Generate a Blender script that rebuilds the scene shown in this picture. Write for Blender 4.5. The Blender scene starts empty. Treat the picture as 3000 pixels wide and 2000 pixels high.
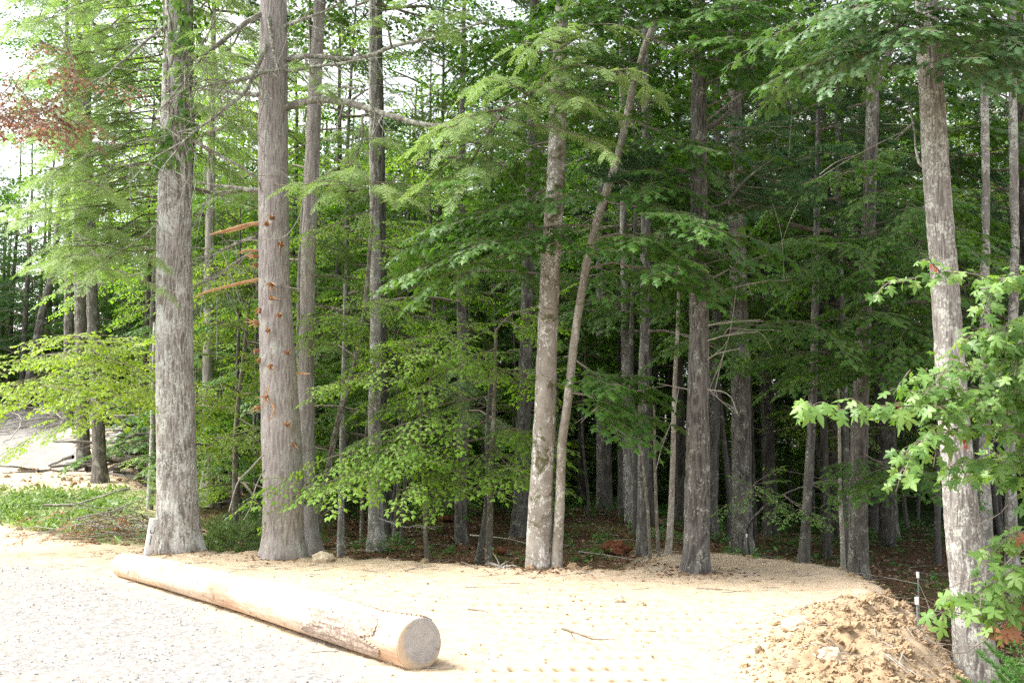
# Forest edge with a freshly graded clay pad and a felled log. Pure bpy + numpy, no external files.
import bpy, math, random
import numpy as np
from mathutils import Vector, Matrix

S = bpy.context.scene
COL = S.collection
R = math.radians
PI = math.pi

# ------------------------------------------------------------------ camera
F_PX, PITCH = 3075.0, R(5.57)
CAM = np.array([0.0, 0.0, 1.75])
K = 3000.0 / 2352.0
cF = np.array([0, math.cos(PITCH), math.sin(PITCH)])
cU = np.array([0, -math.sin(PITCH), math.cos(PITCH)])
cX = np.array([1.0, 0, 0])

def W(x, y, d):
    """the point of the place seen at photo point (x, y) that lies d metres down the y axis"""
    v = cF + cX * ((x * K - 1500) / F_PX) + cU * ((1000 - y * K) / F_PX)
    return CAM + v * (d / v[1])

def px_size(w, d):
    return w * K * d / F_PX

def project(p):
    q = np.asarray(p) - CAM
    z = q @ cF
    return (1500 + F_PX * (q @ cX) / z) / K, (1000 - F_PX * (q @ cU) / z) / K, z

cam = bpy.data.objects.new('camera', bpy.data.cameras.new('camera'))
COL.objects.link(cam)
cam.location = CAM
cam.rotation_euler = (PI / 2 + PITCH, 0, 0)
cam.data.sensor_width = 36
cam.data.lens = 36 * F_PX / 3000
cam.data.clip_end = 2000
S.camera = cam

# ------------------------------------------------------------------ noise
_pr = np.random.RandomState(7)
_perm = _pr.permutation(256)
_perm = np.concatenate([_perm, _perm, _perm])
_grad = _pr.normal(size=(256, 3))
_grad /= np.linalg.norm(_grad, axis=1)[:, None]

def pnoise(x, y, z=0.0):
    x, y, z = np.broadcast_arrays(np.asarray(x, float), np.asarray(y, float), np.asarray(z, float))
    xi, yi, zi = np.floor(x).astype(int), np.floor(y).astype(int), np.floor(z).astype(int)
    xf, yf, zf = x - xi, y - yi, z - zi
    u, v, w = [t * t * t * (t * (t * 6 - 15) + 10) for t in (xf, yf, zf)]
    out = 0
    for i in (0, 1):
        for j in (0, 1):
            for k in (0, 1):
                h = _perm[_perm[_perm[(xi + i) & 255] + ((yi + j) & 255)] + ((zi + k) & 255)]
                g = _grad[h]
                d = g[..., 0] * (xf - i) + g[..., 1] * (yf - j) + g[..., 2] * (zf - k)
                out = out + d * (u if i else 1 - u) * (v if j else 1 - v) * (w if k else 1 - w)
    return out * 1.5

def fbm(x, y, z=0.0, o=3):
    s, a, f = 0, 1.0, 1.0
    for _ in range(o):
        s = s + a * pnoise(x * f, y * f, z * f + 3.7 * _)
        a *= .5
        f *= 2.03
    return s

def sstep(a, b, x):
    t = np.clip((x - a) / (b - a), 0, 1)
    return t * t * (3 - 2 * t)

# ------------------------------------------------------------------ mesh building
def nrm(a):
    return a / np.maximum(np.linalg.norm(a, axis=-1, keepdims=True), 1e-9)

class MB:
    def __init__(self):
        self.v, self.f, self.m, self.t, self.n = [], [], [], [], 0

    def add(self, V, F, mat=0, tint=0.5):
        V = np.asarray(V, float).reshape(-1, 3)
        F = np.asarray(F, int)
        self.v.append(V)
        self.f.append(F + self.n)
        self.m.append(np.full(len(F), mat) if np.isscalar(mat) else np.asarray(mat))
        self.t.append(np.full(len(V), float(tint)) if np.isscalar(tint) else np.asarray(tint, float).reshape(-1))
        self.n += len(V)

    def addm(self, other):
        for V, F, m, t in zip(other.v, other.f, other.m, other.t):
            pass
        off = self.n
        for V, F, m, t in zip(other.v, other.f, other.m, other.t):
            self.v.append(V); self.f.append(F + off); self.m.append(m); self.t.append(t)
        self.n += other.n

    def mesh(self, name, mats, base=(0, 0, 0), smooth=True, attrs=None):
        me = bpy.data.meshes.new(name)
        if self.n:
            V = np.concatenate(self.v) - np.asarray(base)
            me.vertices.add(len(V))
            me.vertices.foreach_set('co', V.astype(np.float32).ravel())
            tot = np.concatenate([np.full(len(f), f.shape[1]) for f in self.f])
            idx = np.concatenate([f.ravel() for f in self.f])
            me.loops.add(len(idx))
            me.loops.foreach_set('vertex_index', idx.astype(np.int32))
            me.polygons.add(len(tot))
            st = np.concatenate([[0], np.cumsum(tot)[:-1]])
            me.polygons.foreach_set('loop_start', st.astype(np.int32))
            me.polygons.foreach_set('material_index', np.concatenate(self.m).astype(np.int32))
            me.polygons.foreach_set('use_smooth', np.full(len(tot), bool(smooth)))
            a = me.attributes.new('tint', 'FLOAT', 'POINT')
            a.data.foreach_set('value', np.concatenate(self.t).astype(np.float32))
            for k, arr in (attrs or {}).items():
                a = me.attributes.new(k, 'FLOAT', 'POINT')
                a.data.foreach_set('value', np.asarray(arr, np.float32))
            me.update(calc_edges=True)
        for m in mats:
            me.materials.append(m)
        return me

    def build(self, name, mats, parent=None, base=None, smooth=True, attrs=None):
        mats = mats if isinstance(mats, (list, tuple)) else [mats]
        b = base if base is not None else (np.array(parent.location) if parent is not None else np.zeros(3))
        o = bpy.data.objects.new(name, self.mesh(name, mats, b, smooth, attrs))
        COL.objects.link(o)
        if parent is not None:
            o.parent = parent
        elif base is not None:
            o.location = base
        return o

def tag(o, label, cat, group=None, kind=None):
    if label: o['label'] = label
    if cat: o['category'] = cat
    if group: o['group'] = group
    if kind: o['kind'] = kind
    return o

def thing(name, label, cat, loc, rz=0.0, group=None, scale=1.0):
    o = bpy.data.objects.new(name, None)
    COL.objects.link(o)
    o.empty_display_size = .2
    o.location = loc
    o.rotation_euler = (0, 0, rz)
    o.scale = (scale,) * 3
    return tag(o, label, cat, group)

def put(name, me, parent, loc=(0, 0, 0), rot=(0, 0, 0), scale=(1, 1, 1)):
    o = bpy.data.objects.new(name, me)
    COL.objects.link(o)
    o.parent = parent
    o.location, o.rotation_euler, o.scale = loc, rot, scale
    return o

def resample(P, step, extra=None):
    """smooth Catmull-Rom through P (n,3), resampled about every step metres; extra (n,) goes along"""
    P = np.asarray(P, float)
    if extra is not None:
        P = np.column_stack([P, extra])
    Q = np.vstack([2 * P[0] - P[1], P, 2 * P[-1] - P[-2]])
    out = []
    for i in range(1, len(Q) - 2):
        n = max(1, int(np.linalg.norm((Q[i + 1] - Q[i])[:3]) / step))
        t = (np.arange(n) / n)[:, None]
        a, b, c, d = Q[i - 1], Q[i], Q[i + 1], Q[i + 2]
        out.append(.5 * (2 * b + (c - a) * t + (2 * a - 5 * b + 4 * c - d) * t ** 2 + (3 * b - a - 3 * c + d) * t ** 3))
    out.append(Q[-2][None])
    o = np.vstack(out)
    return (o[:, :3], o[:, 3]) if extra is not None else o

def frames(P):
    T = nrm(np.gradient(P, axis=0))
    ref = np.array([0, 0, 1.0]) if abs(T[0, 2]) < .9 else np.array([1.0, 0, 0])
    N = np.zeros_like(P)
    n = nrm(np.cross(np.cross(T[0], ref), T[0]))
    for i in range(len(P)):
        n = n - T[i] * (n @ T[i])
        n = n / np.linalg.norm(n)
        N[i] = n
    return T, N, np.cross(T, N)

def grid_faces(nr, ns, closed=True):
    i = np.arange(nr - 1)[:, None] * ns
    j = np.arange(ns if closed else ns - 1)[None]
    k = (j + 1) % ns
    return np.stack([i + j, i + k, i + ns + k, i + ns + j], -1).reshape(-1, 4)

def tube(mb, P, rad, segs=6, mat=0, tint=.5, tip=True, rough=0.0, seed=0):
    P = np.asarray(P, float)
    rad = np.broadcast_to(np.asarray(rad, float), (len(P),))
    T, N, B = frames(P)
    a = np.arange(segs) * 2 * PI / segs
    rr = rad[:, None] * np.ones((1, segs))
    if rough:
        rr = rr * (1 + rough * fbm(np.cos(a)[None] * 1.3 + seed, np.sin(a)[None] * 1.3, np.arange(len(P))[:, None] * .45, 2))
    V = P[:, None] + N[:, None] * (np.cos(a)[None, :, None] * rr[..., None]) + B[:, None] * (np.sin(a)[None, :, None] * rr[..., None])
    V = V.reshape(-1, 3)
    F = grid_faces(len(P), segs)
    mb.add(V, F, mat, tint)
    if tip:
        c = np.arange(segs)
        off = (len(P) - 1) * segs
        mb.add(np.vstack([V[off:], P[-1] + T[-1] * rad[-1] * .6]), np.stack([c, (c + 1) % segs, np.full(segs, segs)], -1), mat, tint)

def basis(D, up):
    D = nrm(D)
    X = nrm(np.cross(D, up))
    return np.stack([X, D, np.cross(X, D)], -1)     # columns x, y(along), z(up)

class Tmpl:
    """a small mesh that is stamped many times"""
    def __init__(self, mb):
        self.V = np.concatenate(mb.v)
        self.T = np.concatenate(mb.t)
        self.parts = {}
        for f, m in zip(mb.f, mb.m):
            for mm in np.unique(m):
                self.parts.setdefault((f.shape[1], int(mm)), []).append(f[m == mm])
        self.parts = {k: np.concatenate(v) for k, v in self.parts.items()}

def stamp(mb, tm, P, D, up, sc=1.0, tint=None):
    P = np.atleast_2d(P)
    n = len(P)
    if n == 0: return
    B = basis(np.broadcast_to(D, P.shape), np.broadcast_to(up, P.shape))
    sc = np.broadcast_to(np.asarray(sc, float), (n,))
    V = np.einsum('nij,vj->nvi', B, tm.V) * sc[:, None, None] + P[:, None]
    nv = len(tm.V)
    T = np.broadcast_to(tm.T[None], (n, nv)).copy()
    if tint is not None:
        T = T + np.broadcast_to(np.asarray(tint, float), (n,))[:, None]
    base = mb.n
    mb.v.append(V.reshape(-1, 3)); mb.t.append(T.ravel()); mb.n += n * nv
    for (k, mm), f in tm.parts.items():
        ff = (f[None] + (np.arange(n) * nv)[:, None, None]).reshape(-1, k) + base
        mb.f.append(ff); mb.m.append(np.full(len(ff), mm))

def stamp_any(mb, tms, P, D, up, sc, tint, rng):
    n = len(P)
    if n == 0: return
    w = rng.randint(0, len(tms), n)
    P, D, up = np.asarray(P), np.asarray(D), np.asarray(up)
    sc = np.broadcast_to(sc, (n,)); tint = np.broadcast_to(tint, (n,))
    for i, t in enumerate(tms):
        k = w == i
        if k.any():
            stamp(mb, t, P[k], D[k], np.broadcast_to(up, P.shape)[k], sc[k], tint[k])

# ------------------------------------------------------------------ materials
def mat_new(name):
    m = bpy.data.materials.new(name)
    m.use_nodes = True
    nt = m.node_tree
    nt.nodes.clear()
    out = nt.nodes.new('ShaderNodeOutputMaterial')
    return m, nt, out

def nd(nt, typ, **kw):
    n = nt.nodes.new(typ)
    for k, v in kw.items():
        if k.startswith('_'):
            setattr(n, k[1:], v)
        else:
            n.inputs[k.replace('__', ' ')].default_value = v
    return n

def ramp(nt, fac, stops, interp='LINEAR'):
    r = nt.nodes.new('ShaderNodeValToRGB')
    r.color_ramp.interpolation = interp
    e = r.color_ramp.elements
    while len(e) < len(stops): e.new(.5)
    for el, (p, c) in zip(e, stops):
        el.position = p
        el.color = (*c, 1) if len(c) == 3 else c
    nt.links.new(fac, r.inputs[0])
    return r

def mixc(nt, fac, a, b, blend='MIX'):
    m = nt.nodes.new('ShaderNodeMix')
    m.data_type = 'RGBA'
    m.blend_type = blend
    for sock, v in ((m.inputs[0], fac), (m.inputs[6], a), (m.inputs[7], b)):
        if hasattr(v, 'is_output') or hasattr(v, 'links'):
            nt.links.new(v, sock)
        elif isinstance(v, (int, float)):
            sock.default_value = v
        else:
            sock.default_value = (*v, 1)
    return m.outputs[2]

def math_n(nt, op, a, b=0.0):
    m = nt.nodes.new('ShaderNodeMath')
    m.operation = op
    for s, v in ((m.inputs[0], a), (m.inputs[1], b)):
        if isinstance(v, (int, float)): s.default_value = v
        else: nt.links.new(v, s)
    return m.outputs[0]

def coords(nt, scale=(1, 1, 1), obj=True):
    tc = nt.nodes.new('ShaderNodeTexCoord')
    mp = nt.nodes.new('ShaderNodeMapping')
    mp.inputs['Scale'].default_value = scale
    nt.links.new(tc.outputs['Object' if obj else 'Generated'], mp.inputs[0])
    return mp.outputs[0]

def noise(nt, vec, scale, detail=3, rough=.55, dist=0.0):
    n = nd(nt, 'ShaderNodeTexNoise', Scale=scale, Detail=detail, Roughness=rough, Distortion=dist)
    nt.links.new(vec, n.inputs['Vector'])
    return n.outputs['Fac']

def principled(nt, out, col, rough=.9, spec=.2, bump=None, bstr=.5, bdist=.02):
    p = nd(nt, 'ShaderNodeBsdfPrincipled', Roughness=rough)
    p.inputs['Specular IOR Level'].default_value = spec
    if hasattr(col, 'links'): nt.links.new(col, p.inputs['Base Color'])
    else: p.inputs['Base Color'].default_value = (*col, 1)
    if bump is not None:
        b = nd(nt, 'ShaderNodeBump', Strength=bstr, Distance=bdist)
        nt.links.new(bump, b.inputs['Height'])
        nt.links.new(b.outputs[0], p.inputs['Normal'])
    nt.links.new(p.outputs[0], out.inputs[0])
    return p

def bark(name, dark, light, lichen=(.42, .45, .38), lich=.5, moss=0.0, mossc=(.07, .085, .025), zs=.18, fine=26, use_tint=True, patch=5.0, bstr=.6):
    """furrowed bark; tint attribute carries ridge height; lichen and moss are blotches with their own outline"""
    m, nt, out = mat_new(name)
    c = coords(nt, (1, 1, zs))
    n1 = noise(nt, c, fine, 4, .6, .4)
    if use_tint:
        at = nd(nt, 'ShaderNodeAttribute', _attribute_name='tint')
        h = math_n(nt, 'ADD', math_n(nt, 'MULTIPLY', at.outputs['Fac'], .55), math_n(nt, 'MULTIPLY', math_n(nt, 'SUBTRACT', n1, .5), .8))
        h = math_n(nt, 'ADD', h, .2)
    else:
        h = n1
    col = ramp(nt, h, [(.22, dark), (.5, tuple((a + b) / 2 for a, b in zip(dark, light))), (.78, light)]).outputs[0]
    c2 = coords(nt, (1, 1, .7))
    big = noise(nt, c2, 1.3, 3, .6)
    col = mixc(nt, .55, col, ramp(nt, big, [(.3, (.78, .77, .76)), (.7, (1.15, 1.13, 1.12))]).outputs[0], 'MULTIPLY')
    if lich > 0:
        l1 = noise(nt, c2, patch, 5, .68, .6)
        l2 = noise(nt, c2, 38, 3, .7)
        lf = math_n(nt, 'ADD', l1, math_n(nt, 'MULTIPLY', math_n(nt, 'SUBTRACT', l2, .5), .75))
        lm = ramp(nt, lf, [(.60 - .12 * lich, (0, 0, 0)), (.70 - .12 * lich, (.8, .8, .8))]).outputs[0]
        col = mixc(nt, lm, col, lichen)
    if moss > 0:
        g1 = noise(nt, coords(nt, (1, 1, 1.1)), 3.1, 5, .7, 1.0)
        gm = ramp(nt, g1, [(.66 - .14 * moss, (0, 0, 0)), (.74 - .14 * moss, (.9, .9, .9))]).outputs[0]
        col = mixc(nt, gm, col, mossc)
    principled(nt, out, col, .92, .12, n1, bstr, .012)
    return m

def leaf_mat(name, c0, c1, c2, trans=.32, tcol=None, rough=.5, spec=.35, hue=.12):
    """leaves: each leaf its own green (tint), each tree a slightly different one; light passes through the blade"""
    m, nt, out = mat_new(name)
    at = nd(nt, 'ShaderNodeAttribute', _attribute_name='tint')
    oi = nt.nodes.new('ShaderNodeObjectInfo')
    t = math_n(nt, 'ADD', at.outputs['Fac'], math_n(nt, 'MULTIPLY', math_n(nt, 'SUBTRACT', oi.outputs['Random'], .5), hue * 2))
    col = ramp(nt, t, [(.1, c0), (.5, c1), (.9, c2)]).outputs[0]
    p = nd(nt, 'ShaderNodeBsdfPrincipled', Roughness=rough)
    p.inputs['Specular IOR Level'].default_value = spec
    nt.links.new(col, p.inputs['Base Color'])
    tr = nt.nodes.new('ShaderNodeBsdfTranslucent')
    tc = mixc(nt, 1.0, col, tcol or (1.5, 1.55, .55), 'MULTIPLY')
    nt.links.new(tc, tr.inputs[0])
    mx = nt.nodes.new('ShaderNodeMixShader')
    mx.inputs[0].default_value = trans
    nt.links.new(p.outputs[0], mx.inputs[1])
    nt.links.new(tr.outputs[0], mx.inputs[2])
    nt.links.new(mx.outputs[0], out.inputs[0])
    return m

def plain(name, c0, c1, scale=12, rough=.85, spec=.2, bstr=.3, bdist=.01, stretch=(1, 1, 1), detail=4):
    m, nt, out = mat_new(name)
    n = noise(nt, coords(nt, stretch), scale, detail, .6)
    col = ramp(nt, n, [(.3, c0), (.7, c1)]).outputs[0]
    principled(nt, out, col, rough, spec, n, bstr, bdist)
    return m

M = {}
M['bark_vine'] = bark('furrowed_grey_bark', (.185, .162, .147), (.45, .43, .41), (.56, .58, .54), .85, patch=3.6, fine=52, zs=.11)
M['bark_pine'] = bark('pine_bark', (.235, .208, .196), (.365, .342, .328), (.42, .44, .38), .2, patch=4.6, fine=56, zs=.10)
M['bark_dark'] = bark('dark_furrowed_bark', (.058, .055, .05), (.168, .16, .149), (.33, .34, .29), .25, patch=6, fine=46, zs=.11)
M['bark_lichen'] = bark('lichen_bark', (.165, .15, .137), (.30, .285, .268), (.52, .53, .48), .8, patch=6, fine=46, zs=.22)
M['leaf_shade'] = leaf_mat('shaded_forest_leaf', (.028, .078, .018), (.054, .132, .025), (.105, .21, .035), .36)  # leaf green darkened for the forest interior; shade put into the colour
M['bark_deep'] = bark('shaded_forest_bark', (.032, .029, .026), (.105, .097, .088), (.22, .225, .19), .2, patch=5, fine=40, zs=.11)  # trunk bark darkened so the interior reads shaded; shade is in the colour
M['bark_mid'] = bark('mid_grey_bark', (.06, .054, .048), (.17, .158, .143), (.30, .31, .265), .55, patch=6, fine=46, zs=.12)
M['bark_smooth'] = bark('smooth_pale_bark', (.22, .20, .175), (.36, .335, .30), (.68, .68, .66), .5, .9, (.085, .085, .035), zs=.8, fine=14, patch=5.2, bstr=.25)
M['bark_lean'] = bark('mottled_bark', (.20, .18, .152), (.35, .325, .285), (.52, .52, .46), .7, .35, (.11, .11, .05), zs=.7, fine=16, patch=5, bstr=.3)
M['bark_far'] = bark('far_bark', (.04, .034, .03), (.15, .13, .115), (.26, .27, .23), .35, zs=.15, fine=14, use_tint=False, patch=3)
M['bark_sap'] = bark('sapling_bark', (.085, .072, .055), (.22, .20, .165), (.38, .39, .34), .55, zs=.6, fine=20, use_tint=False, patch=6, bstr=.2)
M['twig'] = plain('twig_bark', (.10, .08, .06), (.24, .21, .175), 30)
M['twig_grey'] = plain('dead_twig', (.17, .15, .13), (.40, .38, .34), 22, stretch=(1, 1, 1))
M['branch_lichen'] = bark('lichen_branch', (.10, .09, .075), (.27, .25, .22), (.46, .49, .40), .95, zs=.9, fine=24, use_tint=False, patch=9, bstr=.4)
M['leaf_maple'] = leaf_mat('maple_leaf', (.036, .095, .020), (.068, .16, .028), (.13, .245, .038), .38)
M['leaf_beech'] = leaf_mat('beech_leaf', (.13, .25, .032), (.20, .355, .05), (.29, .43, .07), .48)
M['leaf_bright'] = leaf_mat('sunny_beech_leaf', (.19, .32, .03), (.29, .43, .045), (.40, .50, .06), .48, (1.3, 1.3, .5))  # lighter copy of the beech green, direct sunlight put into the colour
M['leaf_oak'] = leaf_mat('oak_leaf', (.045, .11, .045), (.075, .155, .06), (.12, .21, .08), .3)
M['leaf_front'] = leaf_mat('front_maple_leaf', (.085, .18, .042), (.15, .27, .068), (.25, .37, .11), .4, (1.35, 1.4, .5), .45, .4)
M['leaf_red'] = leaf_mat('red_maple_leaf', (.30, .06, .04), (.42, .10, .07), (.5, .18, .10), .3, (1.3, .8, .7))
M['leaf_dead'] = leaf_mat('dead_brown_leaf', (.19, .085, .05), (.30, .145, .085), (.40, .22, .13), .2, (1.2, .9, .7), .7, .15)
M['leaf_vine'] = leaf_mat('vine_leaf', (.06, .15, .03), (.11, .23, .045), (.20, .33, .07), .38)
M['needle_pine'] = leaf_mat('pine_needle', (.03, .08, .036), (.055, .12, .05), (.09, .17, .065), .28, (1.1, 1.3, .7), .55, .25)
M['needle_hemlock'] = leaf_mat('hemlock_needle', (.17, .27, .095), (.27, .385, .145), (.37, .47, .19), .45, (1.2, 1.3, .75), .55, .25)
M['needle_hemlock_dark'] = leaf_mat('shaded_hemlock_needle', (.06, .12, .035), (.10, .17, .05), (.15, .22, .065), .3, (1.2, 1.3, .6), .55, .25)  # darker copy of the hemlock green with forest shade painted in
M['weed'] = leaf_mat('weed_leaf', (.12, .20, .07), (.19, .29, .11), (.30, .36, .17), .3)
M['fern'] = leaf_mat('fern_leaf', (.04, .12, .03), (.075, .19, .045), (.12, .25, .06), .35)
M['litter'] = leaf_mat('fallen_leaf', (.065, .037, .023), (.155, .09, .055), (.32, .22, .155), .1, (1.2, 1, .8), .8, .1, 0)
M['split_wood'] = plain('split_wood', (.38, .20, .095), (.58, .37, .205), 18, .75, .2, .5, .01, (3, 3, .4))
M['heart_wood'] = plain('torn_red_wood', (.14, .06, .032), (.27, .13, .07), 20, .85, .15, .5, .01, (3, 3, .5))
M['root_ball'] = plain('rotten_red_wood', (.06, .024, .013), (.16, .062, .034), 14, .95, .1, .8, .03)
M['clod'] = plain('clay_clod', (.19, .132, .078), (.37, .275, .178), 6, .95, .1, .7, .03)
M['rock'] = plain('pale_rock', (.36, .29, .20), (.54, .46, .35), 7, .95, .1, .6, .03)
M['pebble'] = plain('gravel_stone', (.25, .238, .225), (.44, .42, .40), 25, .9, .2, .3, .01)
# ------------------------------------------------------------------ leaves and sprays
def outline_leaf(pts, fold=.18, droop=.25, mb=None):
    """a blade from its right-hand outline (x, y), mirrored; folded along the midrib and drooping to its tip"""
    mb = mb or MB()
    n = len(pts)
    ys = [p[1] for p in pts]
    mid = [(0, y) for y in ys]
    z = lambda x, y: -abs(x) * fold - droop * y * y
    V = [(0, 0, 0)]
    F = []
    right = [(x, y, z(x, y)) for x, y in pts]
    left = [(-x, y, z(x, y)) for x, y in pts]
    c = (0, .45, z(0, .45) + .02)
    V = [(0, 0, 0), c] + right + left
    r0, l0 = 2, 2 + n
    F.append((0, r0, 1)); F.append((0, 1, l0))
    for i in range(n - 1):
        F.append((1, r0 + i, r0 + i + 1)); F.append((1, l0 + i + 1, l0 + i))
    F.append((1, r0 + n - 1, l0 + n - 1))
    mb.add(np.array(V, float), np.array(F))
    return mb

def simple_leaf(w=.3, fold=.22, droop=.22):
    mb = MB()
    mb.add(np.array([(0, 0, 0), (w, .42, -w * fold * .4), (0, 1, -droop), (-w, .42, -w * fold * .4), (0, .45, .05 - droop * .2)]),
           np.array([(0, 1, 4), (1, 2, 4), (2, 3, 4), (3, 0, 4)]))
    return mb

LEAF_S = Tmpl(simple_leaf())
_q = MB(); _q.add(np.array([(0, 0, 0), (.33, .42, -.05), (0, 1, -.2), (-.33, .42, -.05)]), np.array([(0, 1, 2), (0, 2, 3)]))
LEAF_Q = Tmpl(_q)                                                   # for far crowns
LEAF_M = Tmpl(outline_leaf([(.46, .10), (.20, .32), (.52, .56), (.20, .62), (.03, 1.0)]))
LEAF_MN = [Tmpl(outline_leaf([(.12, -.06), (.34, .0), (.47, .10), (.33, .19), (.22, .27), (.40, .38), (.60, .56), (.44, .60), (.31, .63), (.22, .56), (.16, .74), (.12, .82), (.02, 1.0)], f, d)) for f, d in ((.15, .2), (.5, .45), (-.1, .7), (.8, .3))]
LEAF_O = Tmpl(outline_leaf([(.10, .12), (.26, .26), (.12, .36), (.36, .54), (.16, .62), (.30, .80), (.12, .86), (.03, 1.0)]))

def spray_broad(seed, leaf, L=.9, leaf_len=.085, side=7, dens=1.0, twig=True, mats=(0, 1), droop=.12, spread=.55):
    """a flat leafy branchlet along +y: a twig, alternate side twigs, alternate leaves"""
    r = np.random.RandomState(seed)
    mb = MB()
    P, D, U = [], [], []
    def run(p0, d, l, lvl):
        n = max(2, int(l / (leaf_len * .62) * dens))
        t = (np.arange(n) + .5) / n
        pts = p0 + d * (l * t)[:, None]
        pts[:, 2] -= droop * l * t ** 2
        s = np.array([-d[1], d[0], 0]) * -1
        for i in range(n):
            sg = 1 if i % 2 else -1
            a = r.uniform(.55, 1.2)
            dd = d * math.cos(a) + s * sg * math.sin(a)
            dd[2] += r.uniform(-.45, .15)
            P.append(pts[i]); D.append(dd)
            U.append(np.array([r.normal(0, .35), r.normal(0, .35), 1.0]))
        P.append(pts[-1]); D.append(d + np.array([0, 0, -.2])); U.append(np.array([0, 0, 1.0]))
        if twig:
            e = p0 + d * l + np.array([0, 0, -droop * l])
            m_ = p0 + d * l * .5 + np.array([0, 0, -droop * l * .25])
            tube(mb, [p0, m_, e], [.0035 + .004 * (lvl == 0), .003, .0015], 3, mats[1], .5, False)
    run(np.zeros(3), np.array([0, 1.0, 0]), L, 0)
    for i in range(side):
        t = .12 + .8 * i / side
        sg = 1 if i % 2 else -1
        a = r.uniform(.6, .95)
        d = np.array([math.sin(a) * sg, math.cos(a), r.normal(0, .08)])
        l = L * spread * (1 - .75 * t) * r.uniform(.75, 1.15)
        run(np.array([0, L * t, -droop * L * t * t]), d, l, 1)
    n = len(P)
    stamp(mb, leaf, np.array(P), np.array(D), np.array(U), leaf_len * r.uniform(.7, 1.15, n), r.normal(0, .13, n))
    return Tmpl(mb)

def spray_hemlock(seed, L=.6, mats=(0, 1)):
    r = np.random.RandomState(seed)
    mb = MB()
    strip = MB()
    strip.add(np.array([(-.5, 0, 0), (.5, 0, 0), (.42, .6, -.02), (-.42, .6, -.02), (.1, 1, -.08), (-.1, 1, -.08)]), np.array([(0, 1, 2, 3), (3, 2, 4, 5)]))
    st = Tmpl(strip)
    Vs, Fs, Ts = [], [], []
    def blade(p, d, l, w):
        s = nrm(np.cross(d, [0, 0, 1.0]))
        e = p + d * l
        m_ = p + d * l * .6
        k = sum(len(v) for v in Vs)
        Vs.append(np.array([p - s * w * .4, p + s * w * .4, m_ + s * w * .5, m_ - s * w * .5, e + s * w * .12, e - s * w * .12]))
        Fs.append(np.array([(0, 1, 2, 3), (3, 2, 4, 5)]) + k)
        Ts.append(np.full(6, .5 + r.normal(0, .13) + .12 * (l > .05)))
    n = int(L / .028)
    for i in range(n):
        t = (i + .5) / n
        p = np.array([0, L * t, -.16 * L * t * t])
        sg = 1 if i % 2 else -1
        a = r.uniform(.75, 1.05)
        d = nrm(np.array([math.sin(a) * sg, math.cos(a), -.18 + r.normal(0, .1)]))
        l = L * .42 * (1 - .8 * t) ** .8 * r.uniform(.65, 1.15) + .03
        blade(p, d, l, .015)
        m = int(l / .026)
        for j in range(1, m):
            q = p + d * l * j / m
            for s2 in (-1, 1):
                b = a * sg + s2 * r.uniform(.7, 1.0)
                d2 = nrm(np.array([math.sin(b), math.cos(b), -.12 + r.normal(0, .15)]))
                blade(q, d2, (.042 * (1 - .5 * j / m)) * r.uniform(.7, 1.3), .015)
    mb.add(np.concatenate(Vs), np.concatenate(Fs), mats[0], np.concatenate(Ts))
    tube(mb, [(0, 0, 0), (0, L * .5, -.04 * L), (0, L, -.16 * L)], [.006, .004, .0015], 3, mats[1], .5, False)
    return Tmpl(mb)

def spray_pine(seed, mats=(0, 1), L=.7, nl=.12, per=16, ntuft=13, w=.008):
    """a white-pine branchlet: short twigs each ending in a brush of soft needles"""
    r = np.random.RandomState(seed)
    mb = MB()
    nd_, P, D, U = MB(), [], [], []
    nd_.add(np.array([(-w, 0, 0), (w, 0, 0), (0, 1 * nl, -.012)]), np.array([(0, 1, 2)]))
    needle = Tmpl(nd_)
    tube(mb, [(0, 0, 0), (0, L * .5, .01), (0, L, .05)], [.009, .006, .003], 3, mats[1], .5, False)
    for i in range(ntuft):
        t = .15 + .85 * (i + .5) / ntuft
        sg = 1 if i % 2 else -1
        a = r.uniform(.3, .9) * sg
        d = nrm(np.array([math.sin(a), math.cos(a), r.uniform(.05, .5)]))
        l = r.uniform(.06, .22) * (1.2 - t)
        p = np.array([0, L * t, .05 * t]) + d * l
        for _ in range(per):
            v = nrm(r.normal(size=3) * np.array([1, 1, .8]) + d * 1.1)
            P.append(p + d * r.uniform(-.05, .04)); D.append(v); U.append(r.normal(size=3))
    n = len(P)
    stamp(mb, needle, np.array(P), np.array(D), np.array(U), r.uniform(.7, 1.2, n), r.normal(0, .12, n))
    return Tmpl(mb)

SP = {
    'maple': [spray_broad(10 + i, LEAF_M, .95, .115, 6, .85) for i in range(4)],
    'beech': [spray_broad(20 + i, LEAF_S, .8, .085, 7, .9) for i in range(4)],
    'oak': [spray_broad(30 + i, LEAF_O, .8, .15, 5, .9) for i in range(3)],
    'far': [spray_broad(40 + i, LEAF_Q, 1.1, .13, 6, .72, False) for i in range(4)],
    'hemlock': [spray_hemlock(50 + i) for i in range(4)],
    'pine': [spray_pine(60 + i) for i in range(4)],
    'pinefar': [spray_pine(70 + i, per=10, ntuft=10, nl=.15, w=.013) for i in range(3)],
    'dead': [spray_broad(80 + i, LEAF_S, .5, .085, 4, .6, True, (0, 1), .5) for i in range(3)],
}
LEN = {'maple': .95, 'beech': .8, 'oak': .8, 'far': 1.1, 'hemlock': .6, 'pine': .7, 'pinefar': .7, 'dead': .5}

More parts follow.
